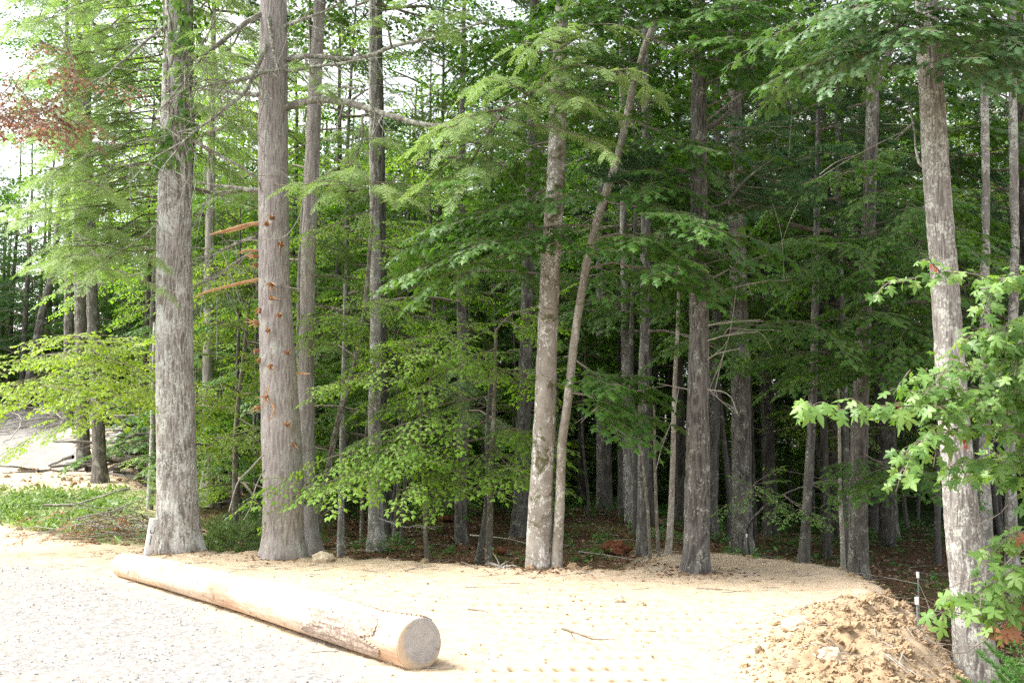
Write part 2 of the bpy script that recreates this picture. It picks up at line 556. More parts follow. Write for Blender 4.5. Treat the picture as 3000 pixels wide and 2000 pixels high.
def limb_pts(p0, az, el, L, sag=.25, n=6, r=None, wob=.06):
    d = np.array([math.cos(az) * math.cos(el), math.sin(az) * math.cos(el), math.sin(el)])
    t = np.linspace(0, 1, n)
    P = np.asarray(p0) + d * (L * t)[:, None]
    P[:, 2] -= sag * L * t ** 2
    if r is not None:
        P[1:] += np.cumsum(r.normal(0, wob * L / n, (n - 1, 3)), 0)
    return P

def leaf_along(mb, P, kind, r, t0=.2, dens=1.0, sc=1.0, tilt=.22, yaw=(.45, 1.15), dz=-.12, tint=0.0):
    """sprays to both sides of the limb P and one at its tip; mb gets foliage in slot 0, twigs in slot 1"""
    seg = np.linalg.norm(np.diff(P, axis=0), axis=1)
    L = seg.sum()
    cum = np.concatenate([[0], np.cumsum(seg)]) / L
    n = max(1, int(L * (1 - t0) / (LEN[kind] * .33 * sc) * dens))
    t = t0 + (1 - t0) * (np.arange(n) + r.uniform(0, 1, n)) / n
    pos = np.stack([np.interp(t, cum, P[:, k]) for k in range(3)], -1)
    e = 1e-2
    d = nrm(np.stack([np.interp(np.minimum(t + e, 1), cum, P[:, k]) - np.interp(np.maximum(t - e, 0), cum, P[:, k]) for k in range(3)], -1))
    h = nrm(np.cross(d, [0, 0, 1.0]))
    sg = np.where(np.arange(n) % 2, 1, -1)[:, None]
    a = r.uniform(*yaw, n)[:, None]
    D = d * np.cos(a) + h * sg * np.sin(a)
    D[:, 2] += dz + r.normal(0, .14, n)
    U = np.array([0, 0, 1.0]) + r.normal(0, tilt, (n, 3))
    s = sc * r.uniform(.65, 1.15, n) * (1.1 - .35 * t)
    stamp_any(mb, SP[kind], pos, D, U, s, tint + r.normal(0, .08, n), r)
    stamp_any(mb, SP[kind], P[-1:], d[-1:] + [[0, 0, dz]], np.array([[0, 0, 1.0]]), sc * .9, tint, r)

def crown_broad(seed, z0, z1, rad, nl, kind, sc=1.0, dens=1.0, prof=None, el=(.05, .65), axis=None, sag=.22):
    """a layered broadleaf crown on an axis from z0 to z1: (foliage MB, limb MB)"""
    r = np.random.RandomState(seed)
    fo, li = MB(), MB()
    az = r.uniform(0, 6.28)
    for i in range(nl):
        u = (i + r.uniform(0, 1)) / nl
        z = z0 + (z1 - z0) * u
        az += 2.4 + r.normal(0, .35)
        pr = prof(u) if prof else (.55 + .9 * u - 1.2 * u ** 3)
        L = max(.5, rad * pr * r.uniform(.65, 1.12))
        e = el[0] + (el[1] - el[0]) * u + r.normal(0, .1)
        ax = axis(z) if axis else np.array([0, 0, z])
        P = limb_pts(ax, az, e, L, sag, 6, r)
        tube(li, P, np.linspace(.012 + .011 * L, .006, 6), 5, 0)
        leaf_along(fo, P, kind, r, .25, dens, sc)
        for q in range(2 if L > 1.6 else 1):
            k = r.randint(1, 4)
            P2 = limb_pts(P[k], az + r.choice([-1, 1]) * r.uniform(.5, .95), e * .6 + r.normal(0, .12), L * r.uniform(.35, .6), sag, 5, r)
            tube(li, P2, np.linspace(.006 + .006 * L, .004, 5), 4, 0)
            leaf_along(fo, P2, kind, r, .1, dens, sc)
    return fo, li

def crown_pine(seed, z0, z1, rad, kind='pine', gap=.75, sc=1.0, dead=5):
    r = np.random.RandomState(seed)
    fo, li = MB(), MB()
    z = z0
    while z < z1:
        u = (z - z0) / (z1 - z0)
        nb = r.randint(4, 6)
        a0 = r.uniform(0, 6.28)
        for b in range(nb):
            L = max(.5, rad * (1 - u) ** .75 * (.55 + .45 * min(1, u * 5 + .4)) * r.uniform(.55, 1.1))
            P = limb_pts([0, 0, z + r.normal(0, .1)], a0 + b * 6.28 / nb + r.normal(0, .25), .12 + .5 * u + r.normal(0, .08), L, -.02, 6, r, .04)
            tube(li, P, np.linspace(.012 + .008 * L, .006, 6), 4, 0)
            leaf_along(fo, P, kind, r, .32, 1.0, sc, .3, (.3, .9), .1)
        z += gap * r.uniform(.75, 1.3)
    for i in range(dead):
        zz = z0 - r.uniform(.2, 5)
        P = limb_pts([0, 0, zz], r.uniform(0, 6.28), r.normal(.05, .2), r.uniform(.6, 1.9), .08, 5, r)
        tube(li, P, np.linspace(.016, .004, 5), 4, 0)
    return fo, li

def crown_hemlock(seed, z0, z1, rad, gap=.32, sc=1.0):
    r = np.random.RandomState(seed)
    fo, li = MB(), MB()
    z = z0
    az = 0
    while z < z1:
        u = (z - z0) / (z1 - z0)
        az += 2.4 + r.normal(0, .4)
        L = max(.4, rad * (1 - u) ** .8 * r.uniform(.6, 1.1))
        P = limb_pts([0, 0, z], az, .12 + .3 * u, L, .34, 6, r)
        tube(li, P, np.linspace(.01 + .007 * L, .004, 6), 4, 0)
        leaf_along(fo, P, 'hemlock', r, .18, 1.0, sc, .3, (.5, 1.1), -.28)
        z += gap * r.uniform(.6, 1.4)
    return fo, li

# ------------------------------------------------------------------ trunks
def trunk(P, rad, segs=40, step=.06, fq=9.0, amp=.014, flare=.35, lobes=5, seed=0, furrow=True, knobs=()):
    """a bark-covered trunk through P (n,3) with radii rad; returns an MB whose tint is the ridge height"""
    Q, rr = resample(P, step, rad)
    s = np.concatenate([[0], np.cumsum(np.linalg.norm(np.diff(Q, axis=0), axis=1))])
    T, N, B = frames(Q)
    a = np.arange(segs) * 2 * PI / segs
    A = a[None] + 0 * s[:, None]
    Sg = s[:, None] + 0 * a[None]
    rm = float(np.mean(rr))
    cx, cy = np.cos(A) * rm * fq + seed * 3.1, np.sin(A) * rm * fq
    if furrow:
        wx = .8 * pnoise(cx * .5, cy * .5, Sg * fq * .09)
        n1 = pnoise(cx + wx, cy - wx, Sg * fq * .11)
        ridge = 1 - np.abs(n1) * 2.2
        ridge = .65 * ridge + .35 * (pnoise(cx * 2.3, cy * 2.3, Sg * fq * .5) + .5)
    else:
        ridge = .5 + .5 * fbm(cx, cy, Sg * fq * .6, 3)
    ridge = np.clip(ridge, 0, 1)
    lump = .035 * fbm(np.cos(A) * 1.2 + seed, np.sin(A) * 1.2, Sg * .8, 2)
    fl = flare * np.exp(-np.maximum(Sg - .55, 0) / .28) * (.55 + .45 * np.cos(lobes * A + seed + .6 * np.sin(2 * A)))
    r = rr[:, None] * (1 + lump + fl) + amp * (ridge - .5) * 2
    V = Q[:, None] + N[:, None] * (np.cos(A) * r)[..., None] + B[:, None] * (np.sin(A) * r)[..., None]
    V = V.reshape(-1, 3)
    for (c, rad_k, h) in knobs:
        c = np.asarray(c)
        d = np.linalg.norm(V - c, axis=1)
        ax = nrm(c - Q[np.argmin(np.linalg.norm(Q - c, axis=1))])
        V = V + ax * (h * np.exp(-(d / rad_k) ** 2))[:, None]
    mb = MB()
    mb.add(V, grid_faces(len(Q), segs), 0, ridge.ravel())
    return mb

def spec_trunk(spec, d, H=None, segs=40, lean_d=0.0, **kw):
    """trunk from photo measurements [(x, y, width)], at distance d, continued upwards to height H"""
    pts, rad = [], []
    for i, (x, y, w) in enumerate(spec):
        dd = d + lean_d * i / max(1, len(spec) - 1)
        pts.append(W(x, y, dd)); rad.append(px_size(w, dd) / 2)
    pts, rad = np.array(pts), np.array(rad)
    b = pts[0] - (pts[1] - pts[0]) / np.linalg.norm(pts[1] - pts[0]) * .6
    pts = np.vstack([b, pts]); rad = np.concatenate([[rad[0] * 1.02], rad])
    if H is not None and pts[-1, 2] < H:
        dirn = nrm(pts[-1] - pts[-3])
        dirn = nrm(dirn + [0, 0, .6])
        n = max(2, int((H - pts[-1, 2]) / 1.6))
        z0 = pts[-1].copy(); r0 = rad[-1]
        for i in range(1, n + 1):
            pts = np.vstack([pts, z0 + dirn * (H - z0[2]) / dirn[2] * i / n])
            rad = np.append(rad, r0 * (1 - .8 * i / n) + .012)
    return trunk(pts, rad, segs, **kw), pts, rad

def axis_at(pts, z):
    return np.array([np.interp(z, pts[:, 2], pts[:, k]) for k in range(3)])
# ------------------------------------------------------------------ terrain
PAD = np.array([(-60, 27), (-30, 26.5), (-11.4, 23.2), (-8.8, 20.4), (-7.2, 18.6), (-5.6, 17.9), (-4.6, 17.0), (-3.6, 16.9), (-1.8, 16.0), (-.5, 15.3),
                (.6, 14.9), (1.5, 14.9), (2.0, 15.6), (2.4, 17.0), (3.3, 17.0), (4.1, 16.2), (4.6, 14.6), (4.4, 13), (4.05, 11.8), (3.6, 10.3),
                (3.15, 9), (2.75, 7.8), (2.45, 6.5), (2.3, 5), (2.3, 2), (2.3, -60), (-60, -60)], float)
BANK = np.array([(-60, 60), (-24, 55), (-17.3, 42), (-13, 33), (-10, 27), (-8.2, 23.5), (-7.0, 19)], float)
GRAV = np.array([(-60, 20), (-20, 19), (-8.1, 16.6), (-6.4, 14.8), (-4.7, 13.0), (-2.95, 11.0), (-1.55, 9.1), (-.7, 7.7), (.2, 5.5), (1.0, 2), (2, -60)], float)
BERM = np.array([(4.0, 12.2), (3.35, 10.6), (2.9, 9.3), (2.4, 8.0), (2.05, 6.5), (1.9, 4.5)], float)
SPOIL = np.array([(-30, 47), (-22, 47), (-17.5, 46), (-14.5, 41), (-12.5, 36)], float)

def seg_dist(x, y, L):
    """distance to the open polyline L, and the side of it (positive on the left of its direction)"""
    best = np.full(np.shape(x), 1e9); side = np.zeros(np.shape(x))
    for a, b in zip(L[:-1], L[1:]):
        d = b - a
        t = np.clip(((x - a[0]) * d[0] + (y - a[1]) * d[1]) / (d @ d), 0, 1)
        ex, ey = x - a[0] - t * d[0], y - a[1] - t * d[1]
        q = np.hypot(ex, ey)
        s = np.sign(d[0] * (y - a[1]) - d[1] * (x - a[0]))
        k = q < best
        best = np.where(k, q, best); side = np.where(k, s, side)
    return best, side

def poly_sd(x, y, L):
    best, _ = seg_dist(x, y, np.vstack([L, L[:1]]))
    ins = np.zeros(np.shape(x), bool)
    for a, b in zip(L, np.roll(L, -1, 0)):
        c = ((a[1] > y) != (b[1] > y)) & (x < (b[0] - a[0]) * (y - a[1]) / (b[1] - a[1] + 1e-12) + a[0])
        ins ^= c
    return np.where(ins, best, -best)

def terrain(x, y, detail=True):
    """height and the ground-cover weights at (x, y)"""
    x = np.asarray(x, float); y = np.asarray(y, float)
    wob = .22 * fbm(x * .8, y * .8, 3.1, 3)
    sd = poly_sd(x, y, PAD) + wob
    fl = -.42 - .75 * sstep(2.5, 8, x) - .40 * sstep(2.6, 5.6, x) * sstep(16, 13, y) - .5 * sstep(8, 16, x) * sstep(30, 10, y) + .10 * fbm(x * .35, y * .35, 1.0, 3)
    fl = fl + .018 * np.maximum(y - 50, 0) * sstep(300, 100, y) + .3 * sstep(-2, -9, x) * sstep(24, 32, y)
    fl = fl + .22 * np.exp(-((x - 1.5) ** 2 + (y - 30) ** 2) / 40)
    bd, bs = seg_dist(x, y, BANK)
    left = -bd * bs                                   # positive on the road side
    hl = np.clip(.098 * (y - 22.0), 0, 2.05) + .05 * fbm(x * .5, y * .5, 2.0, 3)
    hw = sstep(-2.6, -.2, left + wob)
    out = fl * (1 - hw) + np.maximum(fl, hl) * hw
    pad = .03 * fbm(x * .45, y * .45, 5.0, 3)
    lip = .05 * np.exp(-((sd - .15) / .3) ** 2) * (.4 + fbm(x * 1.8, y * 1.8, 8.0, 2))
    w = sstep(-1.15, .1, sd)
    h = out * (1 - w) + (pad + lip) * w
    b, bside = seg_dist(x, y, BERM)
    wd = np.where(bside > 0, 1.15, .62)
    bw = np.exp(-(b / np.where(bside > 0, .8, .62)) ** 2) * sstep(12.0, 10.4, y)
    h = h + bw * (.20 + .10 * fbm(x * 1.5, y * 1.5, 4.0, 3))
    sp, _ = seg_dist(x, y, SPOIL)
    sw = np.exp(-(sp / 1.9) ** 2)
    h = h + sw * (1.0 + .35 * fbm(x * .7, y * .7, 6.0, 3))
    g, gs = seg_dist(x, y, GRAV)
    gravel = sstep(-.25, .35, -g * gs + .35 * fbm(x * .9, y * .9, 9.0, 3))
    road = sstep(-.6, .8, left + wob) * sstep(30.5, 33, y + wob * 2) * sstep(60, 50, y)
    gravel = np.maximum(gravel * w, road * (1 - w))
    grass = sstep(-1.2, .4, left) * sstep(.15, -.35, sd) * sstep(28.2, 25.6, y + 2 * wob) * (1 - road)
    floor = (1 - w) * (1 - hw) * (1 - .75 * sstep(1.5, 2.5, x) * sstep(13, 11, y))
    bank = (1 - w) * hw
    extra = dict(pit=np.zeros(np.shape(x)))
    if detail:
        clay = np.clip(1 - gravel - floor, 0, 1)
        c1 = fbm(x * 7, y * 7, 1.5, 3)
        h = h + clay * w * .010 * c1 + clay * bw * .075 * np.maximum(fbm(x * 4.6, y * 4.6, 2.5, 5), -.3)
        # cleat marks of a tracked machine: rows of small pits running along x
        tr = sstep(.0, .5, x + .6) * sstep(12.6, 11.6, y) * sstep(7.0, 7.6, y) * sstep(3.4, 2.4, x)
        yy = y + .10 * fbm(x * .6, y * .6, 2.0, 2) + .05 * x
        row = np.abs(((yy / .36) % 1) - .5)
        xx = x + .37 * np.floor(yy / .36) ** 2 + .07 * fbm(x * 1.7, yy * 1.7, 3.3, 2)
        pit = np.exp(-(((xx / .13) % 1 - .5) / .2) ** 2) * np.exp(-(row / .13) ** 2)
        pit = 1.5 * tr * pit * sstep(-.75, .15, fbm(x * .9 + 7, y * 2.2, 5.0, 3)) * (.5 + .9 * sstep(-.2, .4, fbm(x * .8, y * .8, 7.0, 2)))
        h = h - .034 * pit
        extra['pit'] = pit
        gr = pnoise(x * 15, y * 15, 3.0)
        h = h + gravel * w * (.012 * fbm(x * 9, y * 9, 2.2, 3) + .006 * np.maximum(gr, 0))
        h = h + floor * .03 * fbm(x * 4, y * 4, 7.7, 3) + bank * .05 * fbm(x * 3, y * 3, 4.4, 3)
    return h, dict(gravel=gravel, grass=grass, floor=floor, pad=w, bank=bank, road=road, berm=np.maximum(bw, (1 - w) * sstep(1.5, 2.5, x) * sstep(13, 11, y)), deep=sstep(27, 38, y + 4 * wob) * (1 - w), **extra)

def ground_z(x, y):
    return float(terrain(np.array([x], float), np.array([y], float))[0][0])

def ground_mat():
    m, nt, out = mat_new('ground_cover')
    tc = nt.nodes.new('ShaderNodeTexCoord')
    v = tc.outputs['Object']
    A = lambda k: nd(nt, 'ShaderNodeAttribute', _attribute_name=k).outputs['Fac']
    n_f, n_m, n_b = noise(nt, v, 34, 5, .65), noise(nt, v, 5.5, 4, .6), noise(nt, v, .9, 3, .6)
    stm = nt.nodes.new('ShaderNodeMapping'); stm.inputs['Scale'].default_value = (1, 2.6, 1); nt.links.new(v, stm.inputs[0])
    n_s = noise(nt, stm.outputs[0], 13, 5, .7, .8)
    clay = ramp(nt, n_f, [(.28, (.33, .24, .155)), (.5, (.455, .362, .262)), (.72, (.56, .475, .375))]).outputs[0]
    clay = mixc(nt, ramp(nt, n_s, [(.50, (0, 0, 0)), (.64, (.75, .75, .75))]).outputs[0], clay, (.36, .225, .11))
    clay = mixc(nt, ramp(nt, n_m, [(.45, (0, 0, 0)), (.68, (.55, .55, .55))]).outputs[0], clay, (.56, .475, .36))
    straw = noise(nt, stm.outputs[0], 70, 2, .5, 1.5)
    clay = mixc(nt, ramp(nt, straw, [(.60, (0, 0, 0)), (.68, (.6, .6, .6))]).outputs[0], clay, (.22, .15, .09))
    vor = nd(nt, 'ShaderNodeTexVoronoi', Scale=26.0)
    nt.links.new(v, vor.inputs['Vector'])
    grav = ramp(nt, n_f, [(.25, (.15, .142, .134)), (.5, (.245, .234, .224)), (.75, (.345, .332, .32))]).outputs[0]
    vb = nt.nodes.new('ShaderNodeRGBToBW'); nt.links.new(vor.outputs['Color'], vb.inputs[0])
    grav = mixc(nt, .45, grav, vb.outputs[0], 'SOFT_LIGHT')
    grav = mixc(nt, ramp(nt, n_s, [(.46, (0, 0, 0)), (.66, (.6, .6, .6))]).outputs[0], grav, (.22, .215, .21))
    grav = mixc(nt, ramp(nt, n_b, [(.5, (0, 0, 0)), (.75, (.35, .35, .35))]).outputs[0], grav, (.36, .30, .22))
    lit = ramp(nt, n_f, [(.28, (.030, .019, .012)), (.5, (.085, .05, .031)), (.75, (.19, .125, .08))]).outputs[0]
    lit = mixc(nt, ramp(nt, n_b, [(.48, (0, 0, 0)), (.62, (.6, .6, .6))]).outputs[0], lit, (.05, .075, .022))
    gra = ramp(nt, n_m, [(.3, (.05, .10, .03)), (.6, (.12, .19, .055)), (.8, (.26, .22, .13))]).outputs[0]
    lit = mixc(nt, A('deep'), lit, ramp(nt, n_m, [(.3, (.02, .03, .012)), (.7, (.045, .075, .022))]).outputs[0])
    clay = mixc(nt, math_n(nt, 'MULTIPLY', A('pit'), .6), clay, (.15, .085, .038))
    c = mixc(nt, A('floor'), clay, lit)
    c = mixc(nt, math_n(nt, 'MULTIPLY', A('berm'), .9), c, mixc(nt, n_s, (.165, .113, .065), (.33, .24, .15)))
    c = mixc(nt, A('gravel'), c, grav)
    c = mixc(nt, math_n(nt, 'MULTIPLY', A('grass'), .85), c, gra)
    hgt = math_n(nt, 'ADD', math_n(nt, 'MULTIPLY', n_f, .6), math_n(nt, 'MULTIPLY', n_s, .6))
    principled(nt, out, c, .96, .06, hgt, .35, .010)
    return m

M['ground'] = ground_mat()

def build_ground():
    u = np.concatenate([np.linspace(-6, -.8, 60)[:-1], np.linspace(-.8, .72, 640), np.linspace(.72, 6, 60)[1:]])
    y = np.concatenate([np.linspace(-90, 3.5, 60)[:-1], np.geomspace(3.5, 7.2, 70)[:-1], np.linspace(7.2, 13, 230)[:-1], np.geomspace(13, 130, 420)[:-1], np.linspace(130, 700, 30)])
    sc = np.where(y < 3.5, 3.5, y)
    X = u[None] * (sc[:, None] + 1.0)
    Y = y[:, None] + 0 * u[None]
    H, at = terrain(X.ravel(), Y.ravel())
    V = np.column_stack([X.ravel(), Y.ravel(), H])
    F = grid_faces(len(y), len(u), False)
    cen = {k: a[F].mean(1) for k, a in at.items()}
    zone = np.where(cen['pad'] > .5, np.where(cen['gravel'] > .5, 1, 0), np.where(cen['bank'] > .5, np.where(cen['gravel'] > .5, 3, 4), 2))
    names = ['dirt_pad', 'gravel_lot', 'forest_floor', 'gravel_road', 'road_bank']
    for k, nme in enumerate(names):
        f = F[zone == k]
        used = np.unique(f)
        rm = np.full(len(V), -1); rm[used] = np.arange(len(used))
        mb = MB(); mb.add(V[used], rm[f])
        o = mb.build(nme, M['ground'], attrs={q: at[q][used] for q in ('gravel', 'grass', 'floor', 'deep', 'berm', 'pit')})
        o['kind'] = 'structure'
build_ground()

# ------------------------------------------------------------------ uncountable ground scatter
rs = np.random.RandomState(11)

def scatter(n, xr, yr, cond, far_bias=1.0):
    y = yr[0] + (yr[1] - yr[0]) * rs.uniform(0, 1, n) ** far_bias
    x = rs.uniform(0, 1, n) * (xr[1] - xr[0]) + xr[0]
    h, at = terrain(x, y)
    k = rs.uniform(0, 1, n) < cond(x, y, at)
    return np.column_stack([x, y, h])[k]

def litter():
    mb = MB()
    P = scatter(60000, (-14, 16), (14.5, 46), lambda x, y, a: a['floor'] * .9, 1.6)
    n = len(P)
    D = nrm(rs.normal(size=(n, 3)) * [1, 1, .25]); U = nrm(rs.normal(size=(n, 3)) * [.5, .5, .1] + [0, 0, 1])
    stamp(mb, LEAF_Q, P + [0, 0, .012], D, U, rs.uniform(.06, .13, n), rs.normal(0, .28, n))
    P = scatter(5000, (-10, 16), (14, 24), lambda x, y, a: ((a['pad'] > .6) & (x > 0)) * .1 + a['bank'] * .5)
    n = len(P)
    stamp(mb, LEAF_Q, P + [0, 0, .01], nrm(rs.normal(size=(n, 3)) * [1, 1, .2]), [0, 0, 1.0] + rs.normal(0, .3, (n, 3)), rs.uniform(.04, .08, n), rs.normal(0, .25, n))
    for bx, by in [(W(x_, y_, d_)[0], W(x_, y_, d_)[1]) for x_, y_, d_ in ((412, 1268, 17.2), (650, 1274, 16.6), (716, 1258, 18.2), (1240, 1300, 15.2), (1280, 1300, 15.1), (1597, 1307, 14.7), (2247, 1560, 12))]:
        n = 260
        a = rs.uniform(0, 6.28, n); q = .22 + np.abs(rs.normal(0, .42, n))
        x, y = bx + q * np.cos(a), by + q * np.sin(a)
        P = np.column_stack([x, y, terrain(x, y)[0] + .012])
        stamp(mb, LEAF_Q, P, nrm(rs.normal(size=(n, 3)) * [1, 1, .2]), [0, 0, 1.0] + rs.normal(0, .35, (n, 3)), rs.uniform(.04, .09, n), rs.normal(.1, .25, n))
    o = mb.build('leaf_litter', M['litter'], smooth=False)
    tag(o, 'brown fallen leaves carpeting the shaded forest floor behind the clay pad', 'leaf litter', kind='stuff')

def twigs():
    mb = MB()
    for xr, yr, n, cond, rad, ln in (((-8, 14), (15, 34), 420, lambda x, y, a: a['floor'], (.004, .012), (.25, 1.1)),
                                     ((-9, 5), (7.5, 18), 420, lambda x, y, a: a['pad'] * (1 - a['gravel']) * (.2 + .8 * a['berm'] + .3 * sstep(12.5, 15, y)), (.003, .007), (.1, .5)),
                                     ((-16, -6), (19, 30), 160, lambda x, y, a: a['bank'], (.004, .010), (.3, 1.2))):
        P = scatter(n * 3, xr, yr, cond)[:n]
        for p in P:
            a = rs.uniform(0, 6.28); l = rs.uniform(*ln)
            Q = limb_pts(p + [0, 0, .012], a, rs.normal(.06, .08), l, .05, 4, rs, .12)
            Q[:, 2] = terrain(Q[:, 0], Q[:, 1])[0] + rs.uniform(.004, .03)
            tube(mb, Q, np.linspace(rs.uniform(*rad), .002, 4), 4)
    o = mb.build('twig_litter', M['twig_grey'])
    tag(o, 'small dry twigs strewn over forest floor, clay pad and bank', 'twigs', kind='stuff')

def stones(sub=2, amp=.45, fr=2.1):
    b = []
    for k in range(5):
        import bmesh
        bm = bmesh.new()
        bmesh.ops.create_icosphere(bm, subdivisions=sub, radius=1)
        me = bpy.data.meshes.new('stone_shape'); bm.to_mesh(me); bm.free()
        V = np.array([v.co[:] for v in me.vertices])
        F = np.array([p.vertices[:] for p in me.polygons])
        bpy.data.meshes.remove(me)
        V = V * (1 + amp * fbm(V[:, 0] * fr + 9 * k, V[:, 1] * fr, V[:, 2] * fr, 4))[:, None] * [1, .85, .66]
        mb = MB(); mb.add(V, F); b.append((V, F, Tmpl(mb)))
    return b
STONES = stones()
ROUGH = stones(3, .62, 1.9)

def stone_stuff(name, mat, label, cat, n, xr, yr, cond, size, p=3.0, bias=1.0, shapes=None):
    mb = MB()
    P = scatter(n, xr, yr, cond, bias)
    m = len(P)
    s = size[0] + (size[1] - size[0]) * rs.uniform(0, 1, m) ** p
    stamp_any(mb, [s_[2] for s_ in (shapes or STONES)], P + np.array([0, 0, .25])[None] * s[:, None], nrm(rs.normal(size=(m, 3)) * [1, 1, .3]), nrm(rs.normal(size=(m, 3)) * .5 + [0, 0, 1]), s, 0, rs)
    tag(mb.build(name, mat, smooth=False), label, cat, kind='stuff')

def straw():
    mb = MB()
    P = scatter(7000, (-8, 5), (7.5, 17.2), lambda x, y, a: a['pad'] * (1 - a['gravel']) * (1 - .6 * a['berm']) * (.3 + .7 * sstep(9, 14, y)))
    n = len(P)
    b = MB(); b.add(np.array([(-.02, 0, 0), (.02, 0, 0), (.02, 1, .02), (-.02, 1, .02)]), np.array([(0, 1, 2, 3)]))
    D = nrm(np.column_stack([np.ones(n), rs.normal(0, .35, n), rs.normal(.04, .08, n)]))
    stamp(mb, Tmpl(b), P + [0, 0, .008], D, [0, -.3, 1.0] + rs.normal(0, .3, (n, 3)), rs.uniform(.06, .17, n), 0)
    tag(mb.build('straw_mulch', plain('dry_straw', (.30, .22, .135), (.46, .36, .25), 30), smooth=False), 'thin dry straw raked over the clay pad', 'straw', kind='stuff')
litter(); twigs(); straw()

stone_stuff('clay_clods', M['clod'], 'lumps of tan clay covering the spoil ridge and lip of the graded pad', 'clods', 15000, (-1, 6), (6.5, 16.5),
            lambda x, y, a: np.clip(a['berm'] * 1.2 - .18, 0, 1) + .9 * ((a['pad'] < .98) & (a['pad'] > .25)) * (x > 2.4) * (y < 15), (.005, .062), 7.0, 1.0, ROUGH)
stone_stuff('ridge_crumbs', M['clod'], 'crumbs of loose earth between the lumps of the spoil ridge', 'clods', 30000, (-1, 6), (6.5, 16.5),
            lambda x, y, a: np.clip(a['berm'] * 1.3 - .1, 0, 1), (.004, .018), 2.0)
stone_stuff('lip_clods', M['clod'], 'small pale clods along the far lip of the clay pad', 'clods', 14000, (-12, 6), (13.5, 24),
            lambda x, y, a: ((a['pad'] < .999) & (a['pad'] > .75)) * .4, (.008, .07), 4.0)
stone_stuff('pad_crumbs', M['clod'], 'crumbs of dry clay scattered over the bright pad', 'clods', 9000, (-6, 4.5), (7.2, 15.5),
            lambda x, y, a: a['pad'] * (1 - a['gravel']) * .35 * (fbm(x * .7, y * .7, 2.0, 2) > 0), (.004, .020), 5.0)
stone_stuff('gravel_stones', M['pebble'], 'loose pale gravel stones on the lot in front of the felled log', 'gravel', 26000, (-11, 1), (7.0, 18),
            lambda x, y, a: a['gravel'] * (.25 + .75 * (fbm(x * 1.1, y * 1.1, 4.0, 2) > .05)), (.003, .015), 3.5, 1.3)
stone_stuff('bank_clods', M['clod'], 'tan clods and stones on the road bank behind the vine-clad tree', 'clods', 5000, (-18, -6.3), (20, 43),
            lambda x, y, a: a['bank'] * (1 - a['gravel']) * (1 - a['grass']) * .8, (.012, .10), 5.0)
stone_stuff('spoil_lumps', M['pebble'], 'grey lumps of soil and stone along the brushy ridge behind the road', 'rubble', 2500, (-27, -11), (35, 49),
            lambda x, y, a: np.exp(-(seg_dist(x, y, SPOIL)[0] / 1.5) ** 2) * (1 - a['road']), (.04, .22), 3.5)

def weeds():
    mb = MB()
    bl = MB()
    bl.add(np.array([(-.06, 0, 0), (.06, 0, 0), (.05, .5, .04), (-.05, .5, .04), (0, 1, -.16)]), np.array([(0, 1, 2, 3)]))
    bl.add(np.array([(.05, .5, .04), (-.05, .5, .04), (0, 1, -.16)]), np.array([(0, 2, 1)]))
    blade = Tmpl(bl)
    P = scatter(17000, (-20, -5.6), (17.5, 31.5), lambda x, y, a: np.clip(a['grass'] * 1.1, 0, 1) * (.35 + .65 * (fbm(x * 1.2, y * 1.2, 3.0, 2) > -.1)) * (1 - .85 * sstep(-9.6, -8.2, x)))
    for k in range(5):
        n = len(P)
        D = nrm(rs.normal(size=(n, 3)) * [.8, .8, .2] + [0, 0, .55])
        stamp(mb, blade if k < 3 else LEAF_S, P + rs.normal(0, .05, (n, 3)) * [1, 1, .2] + [0, 0, .03 * k], D, nrm(rs.normal(size=(n, 3)) + [0, 0, 1]), rs.uniform(.10, .26, n) * (.7 + .9 * sstep(-.2, .5, fbm(P[:, 0] * .9, P[:, 1] * .9, 5.0, 2))) * (1 if k < 3 else .5), rs.normal(0, .2, n))
    tag(mb.build('weeds', M['weed'], smooth=False), 'pale green weeds and grass covering the slope beside the road', 'weeds', kind='stuff')
    mb = MB()
    P = scatter(2600, (-7, 15), (15.6, 45), lambda x, y, a: a['floor'] * (.10 + .8 * (fbm(x * .5, y * .5, 9.0, 2) > .25) + .55 * sstep(26, 36, y)))
    for k in range(4):
        n = len(P)
        D = nrm(rs.normal(size=(n, 3)) * [1, 1, .1] + [0, 0, .35])
        for q in range(4):
            stamp(mb, LEAF_S, P + rs.normal(0, .10, (n, 3)) * [1, 1, .3] + [0, 0, .03 + .05 * k], nrm(D + rs.normal(0, .5, (n, 3))), [0, 0, 1.0] + rs.normal(0, .3, (n, 3)), rs.uniform(.06, .13, n), rs.normal(0, .15, n))
    tag(mb.build('ground_cover', M['fern'], smooth=False), 'low green seedlings and ferns dotted across the forest floor', 'ground cover', kind='stuff')
weeds()
# ------------------------------------------------------------------ the trees one can tell apart
PROTO = {}
def proto(kind, fn, n, mats):
    PROTO[kind] = []
    for i in range(n):
        fo, li = fn(i)
        li.m = [m + 2 for m in li.m]; fo.addm(li)
        PROTO[kind].append(fo.mesh(kind + '_crown', [mats[0], M['twig'], mats[1]], smooth=False))
proto('tall', lambda i: crown_broad(100 + i, 0, 10, 3.6, 20, 'far', 1.15, 1.0, lambda u: .6 + 1.0 * u - 1.35 * u ** 3, (.15, .9)), 3, (M['leaf_shade'], M['twig']))
proto('maple', lambda i: crown_broad(110 + i, 1.0, 7.5, 2.7, 20, 'maple', 1.0, 1.0, lambda u: 1 - .75 * u, (.02, .55)), 3, (M['leaf_maple'], M['twig']))
proto('beech', lambda i: crown_broad(120 + i, .7, 5.5, 2.1, 17, 'beech', 1.0, .9, lambda u: 1 - .8 * u, (.05, .6)), 3, (M['leaf_beech'], M['twig']))
